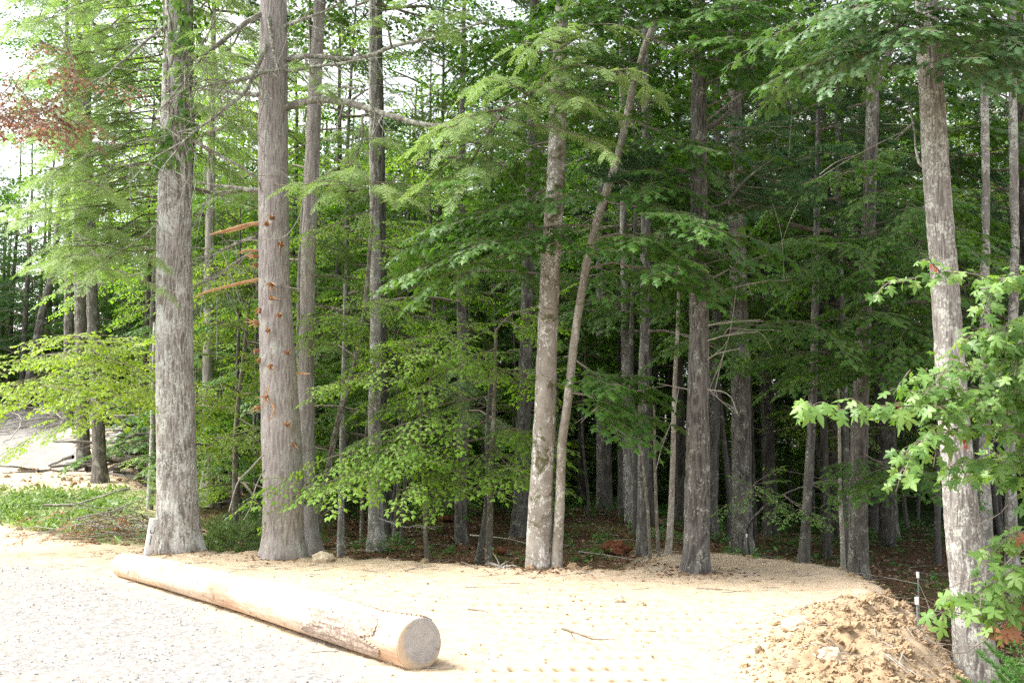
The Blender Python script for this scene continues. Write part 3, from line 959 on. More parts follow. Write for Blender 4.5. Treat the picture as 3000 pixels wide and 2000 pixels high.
proto('pine', lambda i: crown_pine(130 + i, 0, 13, 3.1, 'pinefar', .85, 1.15), 3, (M['needle_pine'], M['twig']))
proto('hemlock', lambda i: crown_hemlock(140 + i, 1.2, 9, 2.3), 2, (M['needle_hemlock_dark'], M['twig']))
proto('shrub', lambda i: crown_broad(150 + i, .25, 1.9, 1.2, 13, 'beech', .8, .9, lambda u: 1 - .55 * u, (.1, .8)), 2, (M['leaf_beech'], M['twig']))
proto('far', lambda i: crown_broad(160 + i, 1.0, 12.5, 3.6, 32, 'far', 1.3, 1.1, lambda u: .85 + .4 * u - .95 * u ** 3, (.05, .8)), 3, (M['leaf_shade'], M['twig']))

pr = random.Random(5)
LAND = []          # (name of the landmark, photo x) used when telling the unnamed trees apart

def top_crown(root, pts, kind='tall', z=None, sc=1.0, k=None):
    """a crown that starts above the frame, on the trunk's own axis"""
    fo = PROTO[kind][k if k is not None else pr.randrange(len(PROTO[kind]))]
    a = axis_at(pts, z) - np.array(root.location)
    rz = pr.uniform(0, 6.28)
    put('crown', fo, root, a, (0, 0, rz), (sc,) * 3)

def tree(name, label, cat, spec, d, bark_m, H=17, segs=40, crown='tall', cz=9.5, csc=1.0, group=None, **kw):
    mb, pts, rad = spec_trunk(spec, d, H, segs, **kw)
    b = pts[1].copy()
    root = thing(name, label, cat, b, group=group)
    mb.build('trunk', M[bark_m], root)
    if crown:
        top_crown(root, pts, crown, cz, csc)
    root['_x'] = spec[0][0]
    del root['_x']
    return root, pts, rad

def path(P2, d0, d1=None):
    """photo polyline -> points in the place, from distance d0 to d1"""
    d1 = d0 if d1 is None else d1
    n = len(P2)
    L = np.concatenate([[0], np.cumsum(np.hypot(*np.diff(np.array(P2, float), axis=0).T))])
    L = L / L[-1]
    return np.array([W(x, y, d0 + (d1 - d0) * l) for (x, y), l in zip(P2, L)])

def branch(root, P2, d0, d1, r0, r1=.006, mat='branch_lichen', side=0, seed=0, name='branch'):
    """one bare branch with small side twigs"""
    r = np.random.RandomState(seed)
    mb = MB()
    P = resample(path(P2, d0, d1), .09)
    n = len(P)
    P = P + np.cumsum(r.normal(0, .004, (n, 3)), 0)
    rr = np.linspace(r0, r1, n)
    tube(mb, P, rr, 8, 0, .5, True, .25, seed)
    for i in range(side):
        k = r.randint(int(n * .2), n - 1)
        d = nrm(P[min(k + 1, n - 1)] - P[k - 1])
        v = nrm(d * .6 + r.normal(0, .8, 3) + [0, 0, -.35])
        l = r.uniform(.25, 1.35)
        Q = np.array([P[k], P[k] + v * l * .5 + r.normal(0, .03, 3), P[k] + v * l + r.normal(0, .06, 3) + [0, 0, -.12 * l]])
        Q = resample(Q, .12)
        tube(mb, Q, np.linspace(min(rr[k] * .6, .009), .0025, len(Q)), 5)
        if l > .5:
            v2 = nrm(v + r.normal(0, .6, 3)); m_ = Q[len(Q) // 2]
            tube(mb, resample(np.array([m_, m_ + v2 * l * .3, m_ + v2 * l * .55 + [0, 0, -.08]]), .1), .0045, 4)
    return mb.build(name, M[mat], root)

def bough(root, kind, mat, P2, d0, d1, seed, r0=.018, sub=3, sc=1.0, dens=1.0, t0=.15, subl=.4, name='bough', tilt=.22, dz=-.12, tint=0.0, mb=None):
    """a leafy bough along a photo polyline, with leafy side branches; one part of its tree"""
    r = np.random.RandomState(seed)
    own = mb is None
    mb = mb or MB()
    P = resample(path(P2, d0, d1), .15)
    P = P + np.cumsum(r.normal(0, .01, P.shape), 0)
    tube(mb, P, np.linspace(r0, .004, len(P)), 5, 1)
    leaf_along(mb, P, kind, r, t0, dens, sc, tilt, dz=dz, tint=tint)
    L = np.linalg.norm(np.diff(P, axis=0), axis=1).sum()
    for i in range(sub):
        k = int(len(P) * (t0 + (1 - t0) * (i + r.uniform(.1, .9)) / sub * .9))
        k = min(max(k, 1), len(P) - 2)
        d = P[k + 1] - P[k - 1]
        az = math.atan2(d[1], d[0]) + (1 if i % 2 else -1) * r.uniform(.5, 1.2)
        Q = limb_pts(P[k], az, r.normal(-.02, .12), L * subl * r.uniform(.6, 1.2), .18, 5, r)
        tube(mb, Q, np.linspace(r0 * .5, .003, 5), 4, 1)
        leaf_along(mb, Q, kind, r, .1, dens, sc, tilt, dz=dz, tint=tint)
    if own:
        return mb.build(name, [M[mat], M['twig']], root, smooth=False)

# --- tree wrapped in a climbing vine
sp = [(412, 1268, 104), (409, 1205, 96), (407, 1120, 90), (402, 900, 83), (400, 600, 78), (402, 400, 75), (406, 250, 68), (408, 100, 64), (410, 0, 61)]
T1, T1p, T1r = tree('vine_clad_tree', 'thick grey furrowed trunk with a leafy vine climbing its upper half', 'tree',
                    sp, 17.2, 'bark_vine', 19, 230, cz=10.2, step=.032, fq=26, amp=.013, flare=.22)
LAND.append(('the vine-clad trunk', 405))
# --- pine with snapped-off branches
knot = [(632, 508), (622, 522), (650, 567), (632, 660), (632, 690), (605, 717), (648, 728), (626, 763), (605, 830), (664, 812), (631, 845), (624, 915), (667, 975), (680, 1020), (640, 455)]
sp = [(650, 1274, 100), (650, 1225, 90), (650, 1120, 91), (646, 1000, 88), (636, 800, 79), (630, 650, 72), (628, 500, 68), (627, 300, 68), (628, 100, 64), (628, 0, 60)]
kn = [(W(x, y, 16.6 - .24), .07, .05) for x, y in knot]
T2, T2p, T2r = tree('snapped_branch_pine', 'stout grey-brown pine trunk studded with snapped orange branch stubs', 'pine tree',
                    sp, 16.6, 'bark_pine', 20, 230, 'pine', 9.2, step=.032, fq=27, amp=.008, flare=.18, knobs=kn, seed=3)
LAND.append(('the pine with snapped stubs', 645))
r_ = np.random.RandomState(3)
def stub(x, y, kind):
    """a torn branch stub on the front of the pine: a short collar and a fan of orange splinters"""
    ax = axis_at(T2p, W(x, y, 16.6)[2])
    dx = W(x, y, 16.6)[0] - ax[0]
    rr = np.interp(W(x, y, 16.6)[2], T2p[:, 2], T2r)
    if abs(dx) > rr * .95:
        p = np.array([ax[0] + np.sign(dx) * rr * .97, ax[1] - .05, W(x, y, 16.6)[2]]); out = np.array([np.sign(dx), -.25, .1])
    else:
        p = np.array([ax[0] + dx, ax[1] - math.sqrt(max(rr * rr - dx * dx, .0004)), W(x, y, 16.6)[2]]); out = nrm(np.array([dx / rr * .7, -1, .1]))
    mb = MB()
    tube(mb, [p - out * .05, p + out * .03, p + out * .07], [.050, .040, .024], 9, 1, .5, True, .4, x)
    n = {'s': 4, 'm': 7, 'f': 9}[kind]
    for _ in range(n):
        v = nrm(out * .8 + r_.normal(0, .55, 3) + [0, 0, -.3 if kind != 's' else 0])
        l = r_.uniform(.06, .13) * {'s': .7, 'm': 1.1, 'f': 1.6}[kind]
        b = p + out * .05 + r_.normal(0, .014, 3)
        tube(mb, [b, b + v * l * .6, b + v * l + r_.normal(0, .01, 3)], [.011, .009, .002], 4, 0)
    o = mb.build('branch_stub', [M['split_wood'], M['heart_wood']], T2, smooth=False)
for (x, y), k in zip(knot[:14], 'ssmfmmssssmfss'):
    stub(x, y, k)
stub(592, 590, 'm'); stub(588, 742, 'f'); stub(594, 806, 's'); stub(592, 936, 'm'); stub(594, 610, 's')
def splint(P2, w, d0, d1, seed):
    r = np.random.RandomState(seed)
    mb = MB()
    P = resample(path(P2, d0, d1), .06)
    tube(mb, P, np.interp(np.linspace(0, 1, len(P)), [0, .1, .7, 1], [w, w * 1.1, w * .8, w * .3]), 6, 0, .5, True, .5, seed)
    for k in range(3):
        Q = P + np.cumsum(r.normal(0, .005, P.shape), 0) + r.normal(0, w * .5, 3)
        Q = Q[: int(len(Q) * r.uniform(.4, .9))]
        tube(mb, Q, np.linspace(w * .4, w * .1, len(Q)), 4)
    mb.build('torn_branch', M['split_wood'], T2, smooth=False)
splint([(596, 513), (570, 516), (530, 527), (481, 540)], .032, 16.6, 16.1, 1)
splint([(594, 510), (565, 522), (520, 536)], .015, 16.6, 16.2, 4)
splint([(594, 642), (560, 648), (510, 661), (470, 672), (447, 684)], .024, 16.6, 16.0, 2)
splint([(594, 576), (565, 576), (545, 583)], .022, 16.6, 16.3, 3)
splint([(676, 857), (700, 858), (712, 858)], .018, 16.6, 16.4, 6)
splint([(624, 925), (630, 940), (620, 965)], .016, 16.3, 16.2, 5)

for i, (P2, d0, d1, r0, sd) in enumerate([
    ([(650, 250), (690, 235), (730, 231), (790, 238), (850, 255), (910, 272), (960, 287), (1020, 292), (1065, 280), (1105, 268)], 16.6, 14.4, .066, 7),
    ([(640, 140), (690, 128), (740, 127), (800, 131), (850, 124), (900, 106), (950, 94), (1010, 79), (1065, 62), (1130, 40)], 16.6, 15.0, .048, 8),
    ([(645, 165), (690, 158), (740, 150), (800, 140), (840, 134)], 16.6, 15.6, .034, 4),
    ([(640, 155), (600, 170), (540, 186), (480, 195), (430, 215)], 16.4, 15.2, .040, 7),
    ([(600, 33), (560, 55), (510, 92), (465, 128), (430, 175), (390, 222), (355, 262)], 16.5, 15.0, .045, 9),
    ([(612, 100), (585, 170), (561, 212), (500, 262), (435, 310), (400, 350), (372, 384)], 16.4, 15.1, .040, 9),
    ([(444, 322), (480, 345), (530, 372), (590, 412), (606, 465)], 15.9, 16.5, .036, 2),
    ([(600, 440), (560, 436), (510, 428), (446, 420)], 16.6, 16.8, .044, 3),
    ([(596, 219), (560, 216), (510, 208), (446, 200)], 16.6, 16.9, .046, 3),
    ([(618, 40), (622, 90), (632, 140), (637, 188)], 16.3, 16.25, .040, 1),
    ([(640, 65), (690, 45), (740, 25), (790, -5)], 16.6, 15.6, .040, 6),
    ([(590, 545), (540, 560), (480, 590), (440, 600)], 16.7, 17.2, .030, 6),
    ([(595, 570), (545, 600), (500, 635), (446, 660)], 16.8, 17.6, .026, 6),
    ([(606, 1042), (575, 1075), (545, 1110), (525, 1172)], 16.3, 16.1, .014, 2),
    ([(610, 1075), (590, 1120), (582, 1160), (565, 1192)], 16.4, 16.2, .009, 1)]):
    branch(T2, P2, d0, d1, r0, (.027 if i == 0 else .014 if i < 3 else .008), 'branch_lichen' if i < 12 else 'twig_grey', (int(sd * 3) if i < 13 else 0), 40 + i)
for i, (P2, d0, d1, r0, sd) in enumerate([
    ([(372, 384), (330, 378), (280, 376), (225, 378)], 17.0, 15.6, .022, 7),
    ([(380, 330), (340, 322), (300, 330), (250, 345)], 17.0, 15.8, .020, 7),
    ([(440, 140), (470, 90), (500, 40), (530, -10)], 17.0, 16.2, .024, 4),
    ([(380, 60), (340, 90), (290, 130), (220, 190), (140, 230)], 17.0, 15.5, .028, 8),
    ([(370, 500), (330, 540), (270, 575), (215, 590)], 17.1, 15.9, .015, 7)]):
    branch(T1, P2, d0, d1, r0, .004, 'branch_lichen', sd, 70 + i)
# pale dead vine lashed round the pine
mb = MB()
P = resample(path([(650, -5), (668, 40), (655, 100), (625, 180), (600, 255), (592, 300), (600, 340), (625, 375), (665, 410), (700, 440)], 16.15, 16.2), .08)
tube(mb, P, .008, 6); P = resample(path([(650, 0), (690, 22), (708, 60), (712, 110)], 16.1), .08); tube(mb, P, .007, 6)
P = resample(path([(700, 440), (690, 490), (668, 530), (640, 548), (560, 552)], 16.15, 16.2), .08); tube(mb, P, .008, 6)
o = mb.build('dead_vine', M['twig_grey'], base=W(628, 300, 16.2))
tag(o, 'thin pale dead vine looping down across the stubbed pine trunk', 'vine')

# climbing vine on T1
def vine():
    r = np.random.RandomState(8)
    mb = MB()
    P, D, U = [], [], []
    for k in range(620):
        y = r.uniform(-60, 395) if r.uniform() < .85 else r.uniform(300, 400)
        z = W(400, y, 17.2)[2]
        ax = axis_at(T1p, z); rr = np.interp(z, T1p[:, 2], T1r)
        th = r.normal(-.75, .75) if y < 300 else r.normal(-1.9, .75)
        n = np.array([math.cos(th), math.sin(th), 0])
        if y > 130 and r.uniform() < .35: continue
        P.append(ax + n * (rr + r.uniform(.02, .13 if y > 120 else .28)))
        D.append(nrm(np.array([r.normal(0, .5), r.normal(0, .3), -1]) + n * .5)); U.append(n + r.normal(0, .35, 3))
    n = len(P)
    stamp(mb, LEAF_S, P, D, U, r.uniform(.09, .17, n), r.normal(0, .2, n))
    for k in range(5):
        zs = np.linspace(5.2 + r.uniform(0, 1), 11, 30)
        th = -.8 + .5 * np.cumsum(r.normal(0, .25, 30)) + k * .25 - .5
        Q = np.array([axis_at(T1p, z) + (np.interp(z, T1p[:, 2], T1r) + .012) * np.array([math.cos(t), math.sin(t), 0]) for z, t in zip(zs, th)])
        tube(mb, Q, .012, 5, 1)
    o = mb.build('climbing_vine', [M['leaf_vine'], M['twig']], base=W(405, 390, 17.0), smooth=False)
    tag(o, 'green leafy vine hugging the upper half of the furrowed grey trunk', 'vine')
vine()

# --- the other named trunks, from the photo
N_ = {}
def named(key, *a, **k):
    N_[key] = tree(*a, **k)
    return N_[key]
named('c', 'tree', 'slender grey trunk standing right behind the stubbed pine, mossy at its foot', 'tree',
      [(716, 1258, 44), (710, 1180, 38), (704, 1000, 37), (704, 800, 35), (708, 600, 34), (716, 400, 33), (724, 200, 31), (732, 50, 28), (735, 0, 27)], 18.2, 'bark_pine', 17, 60, cz=10, step=.05, fq=15, amp=.008, flare=.3)
named('d', 'leaning_sapling', 'thin grey sapling leaning to one side from the foot of the stubbed pine', 'sapling',
      [(726, 1236, 17), (745, 1130, 16), (770, 1000, 14), (800, 880, 12), (822, 800, 11), (838, 700, 10), (850, 560, 8), (858, 450, 6)], 18.6, 'bark_sap', 8, 16, None, flare=.2)
named('e', 'tree', 'twin-toned lichen-faced trunk in the litter, in front of a dark red-brown trunk', 'tree',
      [(864, 1240, 37), (862, 1150, 32), (860, 950, 28), (862, 800, 26), (862, 600, 24), (858, 400, 20), (856, 200, 18), (855, 60, 15)], 21, 'bark_lichen', 17, 48, cz=10.5, step=.06, fq=14, amp=.008)
named('e2', 'tree', 'dark red-brown trunk half hidden behind the twin-toned trunk', 'tree',
      [(888, 1206, 38), (882, 1100, 31), (878, 900, 28), (876, 700, 27), (874, 500, 25), (872, 300, 22), (870, 120, 18)], 24, 'bark_dark', 17, 40, cz=11, step=.08, fq=13, amp=.01)
named('f', 'tree', 'dark furrowed trunk in shade just behind the pale blotched trunk', 'tree',
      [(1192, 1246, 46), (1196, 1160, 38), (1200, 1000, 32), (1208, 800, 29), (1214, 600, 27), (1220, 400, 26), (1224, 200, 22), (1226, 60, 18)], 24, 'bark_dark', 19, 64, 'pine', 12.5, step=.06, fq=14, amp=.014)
named('g', 'pale_blotched_tree', 'smooth pale trunk blotched with white lichen and moss at the pad edge', 'tree',
      [(1237, 1300, 60), (1240, 1200, 57), (1245, 1080, 53), (1252, 950, 50), (1256, 800, 47), (1264, 620, 46), (1274, 460, 44), (1281, 300, 41), (1285, 150, 36), (1290, 40, 31)], 15.2, 'bark_smooth', 17, 72, cz=9.3, step=.05, fq=7, amp=.005, flare=.12, furrow=False)
LAND.append(('the pale blotched trunk', 1250))
named('h', 'leaning_young_tree', 'slim mottled young trunk that leans away from the pale blotched trunk beside it', 'tree',
      [(1278, 1300, 25), (1286, 1150, 22), (1291, 1020, 21), (1303, 930, 20), (1317, 800, 19), (1333, 690, 19), (1355, 570, 20), (1383, 470, 20), (1410, 390, 19), (1434, 300, 18), (1454, 200, 17), (1483, 105, 16), (1520, 0, 15)], 15.1, 'bark_lean', 12, 40, None, step=.05, fq=8, amp=.004, flare=.1, furrow=False)
LAND.append(('the slim leaning trunk', 1330))
named('i', 'straight_dark_tree', 'straight dark grey furrowed trunk standing right on the clay at the corner of the pad', 'tree',
      [(1597, 1307, 62), (1599, 1250, 57), (1602, 1100, 56), (1603, 950, 50), (1605, 800, 45), (1606, 620, 43), (1606, 480, 40), (1604, 330, 37), (1605, 200, 33), (1606, 60, 27)], 14.7, 'bark_dark', 18, 150, 'pine', 9.6, step=.035, fq=27, amp=.009, flare=.22)
LAND.append(('the straight dark trunk', 1602))
named('k', 'tree', 'rough lichen-spotted trunk behind the clay corner, a thin bent sapling at its foot', 'tree',
      [(1704, 1256, 47), (1704, 1150, 44), (1702, 950, 43), (1698, 750, 41), (1694, 560, 38), (1690, 420, 34), (1688, 250, 30)], 24, 'bark_mid', 18, 64, 'pine', 12.5, step=.06, fq=14, amp=.012)
LAND.append(('the lichen-spotted trunk', 1700))
named('l', 'tree', 'slender dark conifer trunk slanting slightly, rising from the far corner of the clay', 'pine tree',
      [(1845, 1297, 25), (1852, 1200, 22), (1860, 1050, 20), (1867, 900, 18), (1872, 700, 16), (1876, 500, 14), (1879, 300, 11), (1880, 150, 9)], 20, 'bark_dark', 12, 40, None, step=.07, fq=12, amp=.006)
named('m', 'forked_tree', 'grey trunk with round lichen spots that forks into two high under oak leaves', 'tree',
      [(1973, 1330, 46), (1972, 1250, 42), (1972, 1100, 40), (1977, 900, 36), (1985, 700, 33), (1994, 520, 30), (2001, 350, 28), (2004, 230, 30), (2003, 195, 26)], 18, 'bark_mid', None, 64, None, step=.05, fq=13, amp=.008)
LAND.append(('the forked trunk', 1980))
m_root, m_pts, m_rad = N_['m']
for P2, w0 in (([(2003, 215), (1995, 165), (1988, 120), (1975, 40), (1960, -60), (1940, -200)], 13), ([(2003, 215), (2022, 165), (2040, 130), (2056, 80), (2072, 0), (2090, -160)], 20)):
    Q = path(P2, 18, 18)
    trunk(Q, np.linspace(px_size(w0, 18) / 2, .03, len(Q)), 32, .06, 13, .006, 0).build('fork', M['bark_mid'], m_root)
top_crown(m_root, np.vstack([m_pts, W(2010, -300, 18)]), 'tall', 9.5, .9)
named('n', 'lichen_crusted_tree', 'big grey trunk crusted with lichen, rising behind the bright maple leaves below the spoil ridge', 'tree',
      [(2247, 1560, 94), (2236, 1470, 84), (2226, 1350, 80), (2208, 1180, 74), (2194, 1000, 68), (2180, 800, 63), (2168, 620, 60), (2152, 420, 58), (2142, 250, 56), (2134, 120, 54), (2128, 0, 50)], 12, 'bark_lichen', 17, 190, cz=8.6, step=.03, fq=27, amp=.009, flare=.2, seed=5)
LAND.append(('the lichen-crusted trunk', 2190))
named('s', 'tree', 'brown trunk with a mossy foot behind the trio of thin saplings', 'tree',
      [(1478, 1272, 33), (1478, 1180, 28), (1478, 1000, 25), (1480, 800, 23), (1481, 600, 20), (1482, 400, 17), (1482, 200, 14)], 21, 'bark_dark', 17, 40, cz=12, step=.07, fq=12, amp=.008)
named('q', 'tree', 'heavy dark trunk deep in shade beyond the red rotten stump', 'tree',
      [(1390, 1198, 42), (1388, 1120, 36), (1386, 900, 32), (1384, 700, 30), (1383, 500, 26)], 32, 'bark_dark', 18, 40, cz=11, step=.1, fq=10, amp=.012)
named('r1', 'tree', 'narrow dark trunk beside a paler twin in the shade behind the slim leaning trunk', 'tree',
      [(1427, 1208, 15), (1426, 1000, 14), (1426, 700, 13), (1427, 450, 10)], 29, 'bark_dark', 15, 24, cz=11, csc=.7, step=.1)
named('r2', 'tree', 'paler lichen-flecked twin of the narrow dark trunk beside it', 'tree',
      [(1448, 1226, 25), (1443, 1100, 22), (1438, 900, 20), (1434, 700, 18), (1432, 500, 15)], 27, 'bark_lichen', 15, 32, cz=11, csc=.8, step=.1)
named('j', 'tree', 'dark trunk glimpsed immediately beside the straight dark trunk, against a bright sky gap', 'tree',
      [(1634, 1210, 26), (1640, 1000, 24), (1645, 800, 21), (1648, 600, 18), (1648, 400, 15)], 27, 'bark_dark', 18, 32, 'pine', 13, step=.1)
named('p1', 'tree', 'grey trunk half hidden behind the lichen-crusted trunk', 'tree',
      [(2270, 1310, 27), (2266, 1200, 25), (2262, 1000, 23), (2262, 700, 20), (2264, 400, 17)], 19, 'bark_lichen', 16, 32, cz=10, step=.08)
named('p2', 'tree', 'pale young trunk rising behind the maple leaves beyond the lichen-crusted trunk', 'tree',
      [(2326, 1290, 27), (2322, 1150, 25), (2322, 900, 22), (2330, 600, 19)], 19, 'bark_lichen', 15, 32, cz=10, step=.08)
named('x1', 'tree', 'pale grey trunk in sun-dappled leaves between the vine-clad trunk and the stubbed pine', 'tree',
      [(480, 1110, 32), (478, 1000, 26), (478, 850, 24), (480, 650, 22), (484, 400, 18)], 28, 'bark_pine', 16, 40, cz=12, step=.08, fq=12, amp=.008)
named('x2', 'tree', 'mossy grey trunk at the foot of the road bank, the nearer of a pair', 'tree',
      [(230, 1102, 34), (228, 1040, 31), (222, 900, 28), (212, 700, 26), (206, 500, 24), (200, 300, 22)], 29, 'bark_mid', 17, 48, cz=8.2, csc=.9, step=.08, fq=12, amp=.009)
named('x3', 'tree', 'grey trunk partly behind the nearer mossy trunk at the road bank', 'tree',
      [(192, 1075, 30), (190, 950, 29), (186, 760, 27), (182, 560, 24), (178, 300, 20)], 33, 'bark_mid', 17, 48, cz=9.5, csc=.9, step=.08, fq=12, amp=.008)
named('x4', 'tree', 'tall grey trunk leaning over the spoil heap beyond the gravel road', 'tree',
      [(54, 992, 22), (64, 900, 21), (84, 790, 19), (99, 710, 18), (120, 620, 15), (135, 500, 12)], 48, 'bark_mid', 21, 32, 'tall', 15, .9, step=.15)
named('x5', 'tree', 'grey trunk rising behind the brushy spoil heap by the road', 'tree',
      [(156, 985, 24), (158, 850, 22), (158, 700, 20), (156, 500, 17), (152, 200, 12)], 44, 'bark_mid', 22, 32, 'tall', 17, .8, step=.15)
# thin stems in the leaf litter
for i, (lab, s_, d, b_) in enumerate([
    ('crooked thin sapling alone at the pad edge, between the dark litter and pale clods', [(981, 1284, 11), (976, 1200, 10), (978, 1150, 10), (972, 1106, 9), (966, 1000, 7), (968, 900, 5)], 17.0, 'bark_sap'),
    ('mossy-footed straight sapling near the torn root lump on the pad lip', [(1122, 1268, 16), (1125, 1200, 15), (1127, 1100, 13), (1131, 1013, 11), (1136, 900, 9), (1140, 760, 7)], 17.3, 'bark_sap'),
    ('dark bent sapling just behind the mossy-footed sapling', [(1104, 1252, 14), (1114, 1190, 12), (1120, 1110, 10), (1118, 1000, 8), (1128, 850, 6)], 18.6, 'bark_dark'),
    ('lichen-flecked young tree by the fallen grey branch', [(783, 1240, 16), (784, 1150, 14), (785, 1050, 12), (786, 950, 10), (790, 800, 8), (792, 650, 6)], 19.4, 'bark_lichen'),
    ('thin straight sapling mid-way across the open leaf litter', [(831, 1192, 8), (832, 1120, 7), (838, 1020, 6), (850, 900, 4)], 23, 'bark_sap'),
    ('paired thin sapling, the pale one of two in the litter', [(908, 1200, 9), (914, 1130, 8), (922, 1040, 7), (926, 900, 5)], 22.5, 'bark_sap'),
    ('paired thin sapling, the dark one of two in the litter', [(923, 1214, 10), (930, 1120, 9), (934, 1000, 7), (940, 880, 5)], 22, 'bark_dark'),
    ('grey stem standing where the litter turns green', [(1018, 1152, 15), (1018, 1080, 14), (1020, 900, 12), (1022, 700, 9)], 32, 'bark_lichen'),
    ('tilted stem with torn earth at its foot', [(1058, 1172, 12), (1068, 1110, 11), (1078, 1000, 9), (1086, 850, 7)], 29, 'bark_dark'),
    ('first and palest of three thin stems before the straight dark trunk', [(1494, 1296, 8), (1488, 1180, 7), (1478, 1080, 6), (1470, 971, 5), (1468, 850, 4)], 16.2, 'bark_sap'),
    ('middle one of three thin stems before the straight dark trunk', [(1514, 1296, 9), (1508, 1180, 8), (1504, 1060, 7), (1502, 930, 5)], 16.4, 'bark_sap'),
    ('darkest and thickest of three thin stems before the straight dark trunk', [(1532, 1298, 17), (1540, 1200, 15), (1546, 1050, 12), (1549, 900, 10), (1556, 760, 8), (1560, 600, 6)], 16.6, 'bark_lean'),
    ('red-brown dead stem between the slanting conifer and the forked trunk', [(1938, 1326, 12), (1934, 1220, 10), (1930, 1140, 9), (1928, 1000, 7), (1926, 880, 5)], 17.6, 'bark_lean'),
    ('straight sapling in front of the vine-clad trunk foliage', [(540, 1174, 14), (540, 1080, 13), (544, 960, 11), (560, 820, 9), (572, 700, 7)], 21.5, 'bark_sap'),
    ('thin sapling at the road bank beside the vine-clad trunk', [(346, 1120, 15), (350, 1020, 13), (352, 900, 11), (356, 740, 8)], 24.5, 'bark_lichen'),
    ('sapling with bare stem beyond the brush pile', [(318, 1050, 8), (320, 960, 7), (322, 850, 5)], 34, 'bark_lichen')]):
    nm = 'dead_sapling' if 'dead stem' in lab else 'sapling'
    mb, pts, rad = spec_trunk(s_, d, None, 14, step=.09, fq=8, amp=.003, flare=.15, furrow=False, seed=i)
    root = thing(nm, lab, 'dead sapling' if nm == 'dead_sapling' else 'sapling', pts[1], group=None if nm == 'dead_sapling' else 'saplings in the leaf litter')
    mb.build('stem', M[b_], root)
    N_['sap%d' % i] = (root, pts, rad)
# bent sapling at the foot of k
mb = MB()
Q = resample(path([(1722, 1275), (1716, 1230), (1722, 1200), (1760, 1160), (1800, 1135), (1842, 1118), (1880, 1105)], 22, 20.5), .12)
root = thing('bent_sapling', 'thin sapling bowed over in an arc towards the slanting conifer', 'sapling', Q[0])
tube(mb, Q, np.linspace(.035, .012, len(Q)), 8); mb.build('stem', M['bark_dark'], root)
N_['bent'] = (root, Q, None)
# ------------------------------------------------------------------ boughs seen in the photo
bs_ = [200]
def B(root, kind, mat, P2, d0, d1, **k):
    bs_[0] += 1
    return bough(root, kind, mat, P2, d0, d1, bs_[0], **k)

def many(root, name, items):
    """several boughs of one crown, as its one crown part"""
    mb = MB()
    for it in items:
        kind, mat, P2, d0, d1 = it[:5]
        bs_[0] += 1
        bough(root, kind, mat, P2, d0, d1, bs_[0], mb=mb, **(it[5] if len(it) > 5 else {}))
    return mb.build(name, [M[items[0][1]], M['twig']], root, smooth=False)

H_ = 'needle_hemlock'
many(T2, 'hanging_spray', [('hemlock', H_, P2, d0, d1, dict(dz=-.28, sub=s + 1, r0=.02, sc=sc * .78, subl=.42, dens=1.05)) for P2, d0, d1, s, sc in [
    ([(1100, 268), (1160, 250), (1220, 215), (1262, 165), (1290, 100), (1300, 40)], 14.4, 13.6, 7, 1.0),
    ([(1130, 262), (1180, 282), (1240, 288), (1300, 302), (1370, 330), (1400, 345)], 14.3, 13.4, 2, .6),
    ([(1080, 278), (1050, 320), (1015, 345)], 14.4, 13.8, 4, 1.0),
    ([(1130, 280), (1100, 340), (1070, 395), (1050, 430)], 14.3, 13.6, 5, 1.0),
    ([(1150, 265), (1120, 310), (1120, 370)], 14.2, 13.8, 4, 1.0),
    ([(1160, 255), (1100, 262), (1030, 300)], 14.2, 13.2, 4, .9),
    ([(1215, 215), (1160, 180), (1120, 190)], 14.0, 13.2, 3, .9),
    ([(1262, 165), (1330, 150), (1390, 165), (1440, 160)], 13.8, 13.0, 3, .8),
    ([(1240, 190), (1300, 220), (1360, 240)], 13.8, 13.2, 3, .8),
    ([(1290, 100), (1250, 90), (1210, 110)], 13.7, 13.2, 3, .8),
    ([(1285, 110), (1330, 85), (1350, 95)], 13.7, 13.2, 2, .8),
    ([(832, 262), (834, 320), (815, 370), (780, 420), (745, 445)], 15.6, 14.8, 4, .9),
    ([(815, 370), (850, 420), (900, 445), (950, 460)], 15.3, 14.6, 4, .9),
    ([(900, 110), (890, 60), (905, 20)], 15.2, 14.6, 4, .9),
    ([(960, 95), (1000, 60), (1050, 20)], 15.0, 14.2, 4, .9),
    ([(560, 60), (520, 120), (480, 150)], 16.4, 15.4, 4, .9),
    ([(700, 130), (720, 180), (760, 210)], 16.4, 15.5, 2, .7)]])

# the hemlock whose stem stands hidden behind the vine-clad trunk
sp = [(398, 1185, 22), (400, 900, 19), (402, 700, 17), (404, 400, 14), (406, 100, 10), (408, -100, 7)]
HM, HMp, HMr = tree('hemlock', 'feathery yellow-green hemlock spreading behind the vine-clad trunk towards the road', 'hemlock', sp, 20, 'bark_sap', None, 14, None, flare=.2, furrow=False)
hr = np.random.RandomState(21)
it = []
for k, y in enumerate(np.arange(-70, 590, 19)):
    x1 = 30 + hr.uniform(0, 170) + (60 if y > 480 else 0)
    x1 = min(x1, 330)
    dr = hr.uniform(30, 110)
    it.append(('hemlock', H_, [(402, y), (320, y + dr * .1), ((x1 + 370) / 2, y + dr * .35), (x1, y + dr)], 20, hr.uniform(15, 20), dict(dz=-.32, sub=6, subl=.24, sc=.8, dens=.68, t0=.25)))
for k, y in enumerate(np.arange(-40, 400, 55)):
    x1 = 440 + hr.uniform(40, 160)
    it.append(('hemlock', H_, [(402, y), (440, y + 5), (x1, y + 60)], 20, hr.uniform(19, 21.5), dict(dz=-.3, sub=5, subl=.4, sc=.8)))
many(HM, 'crown', it)
dead = MB()
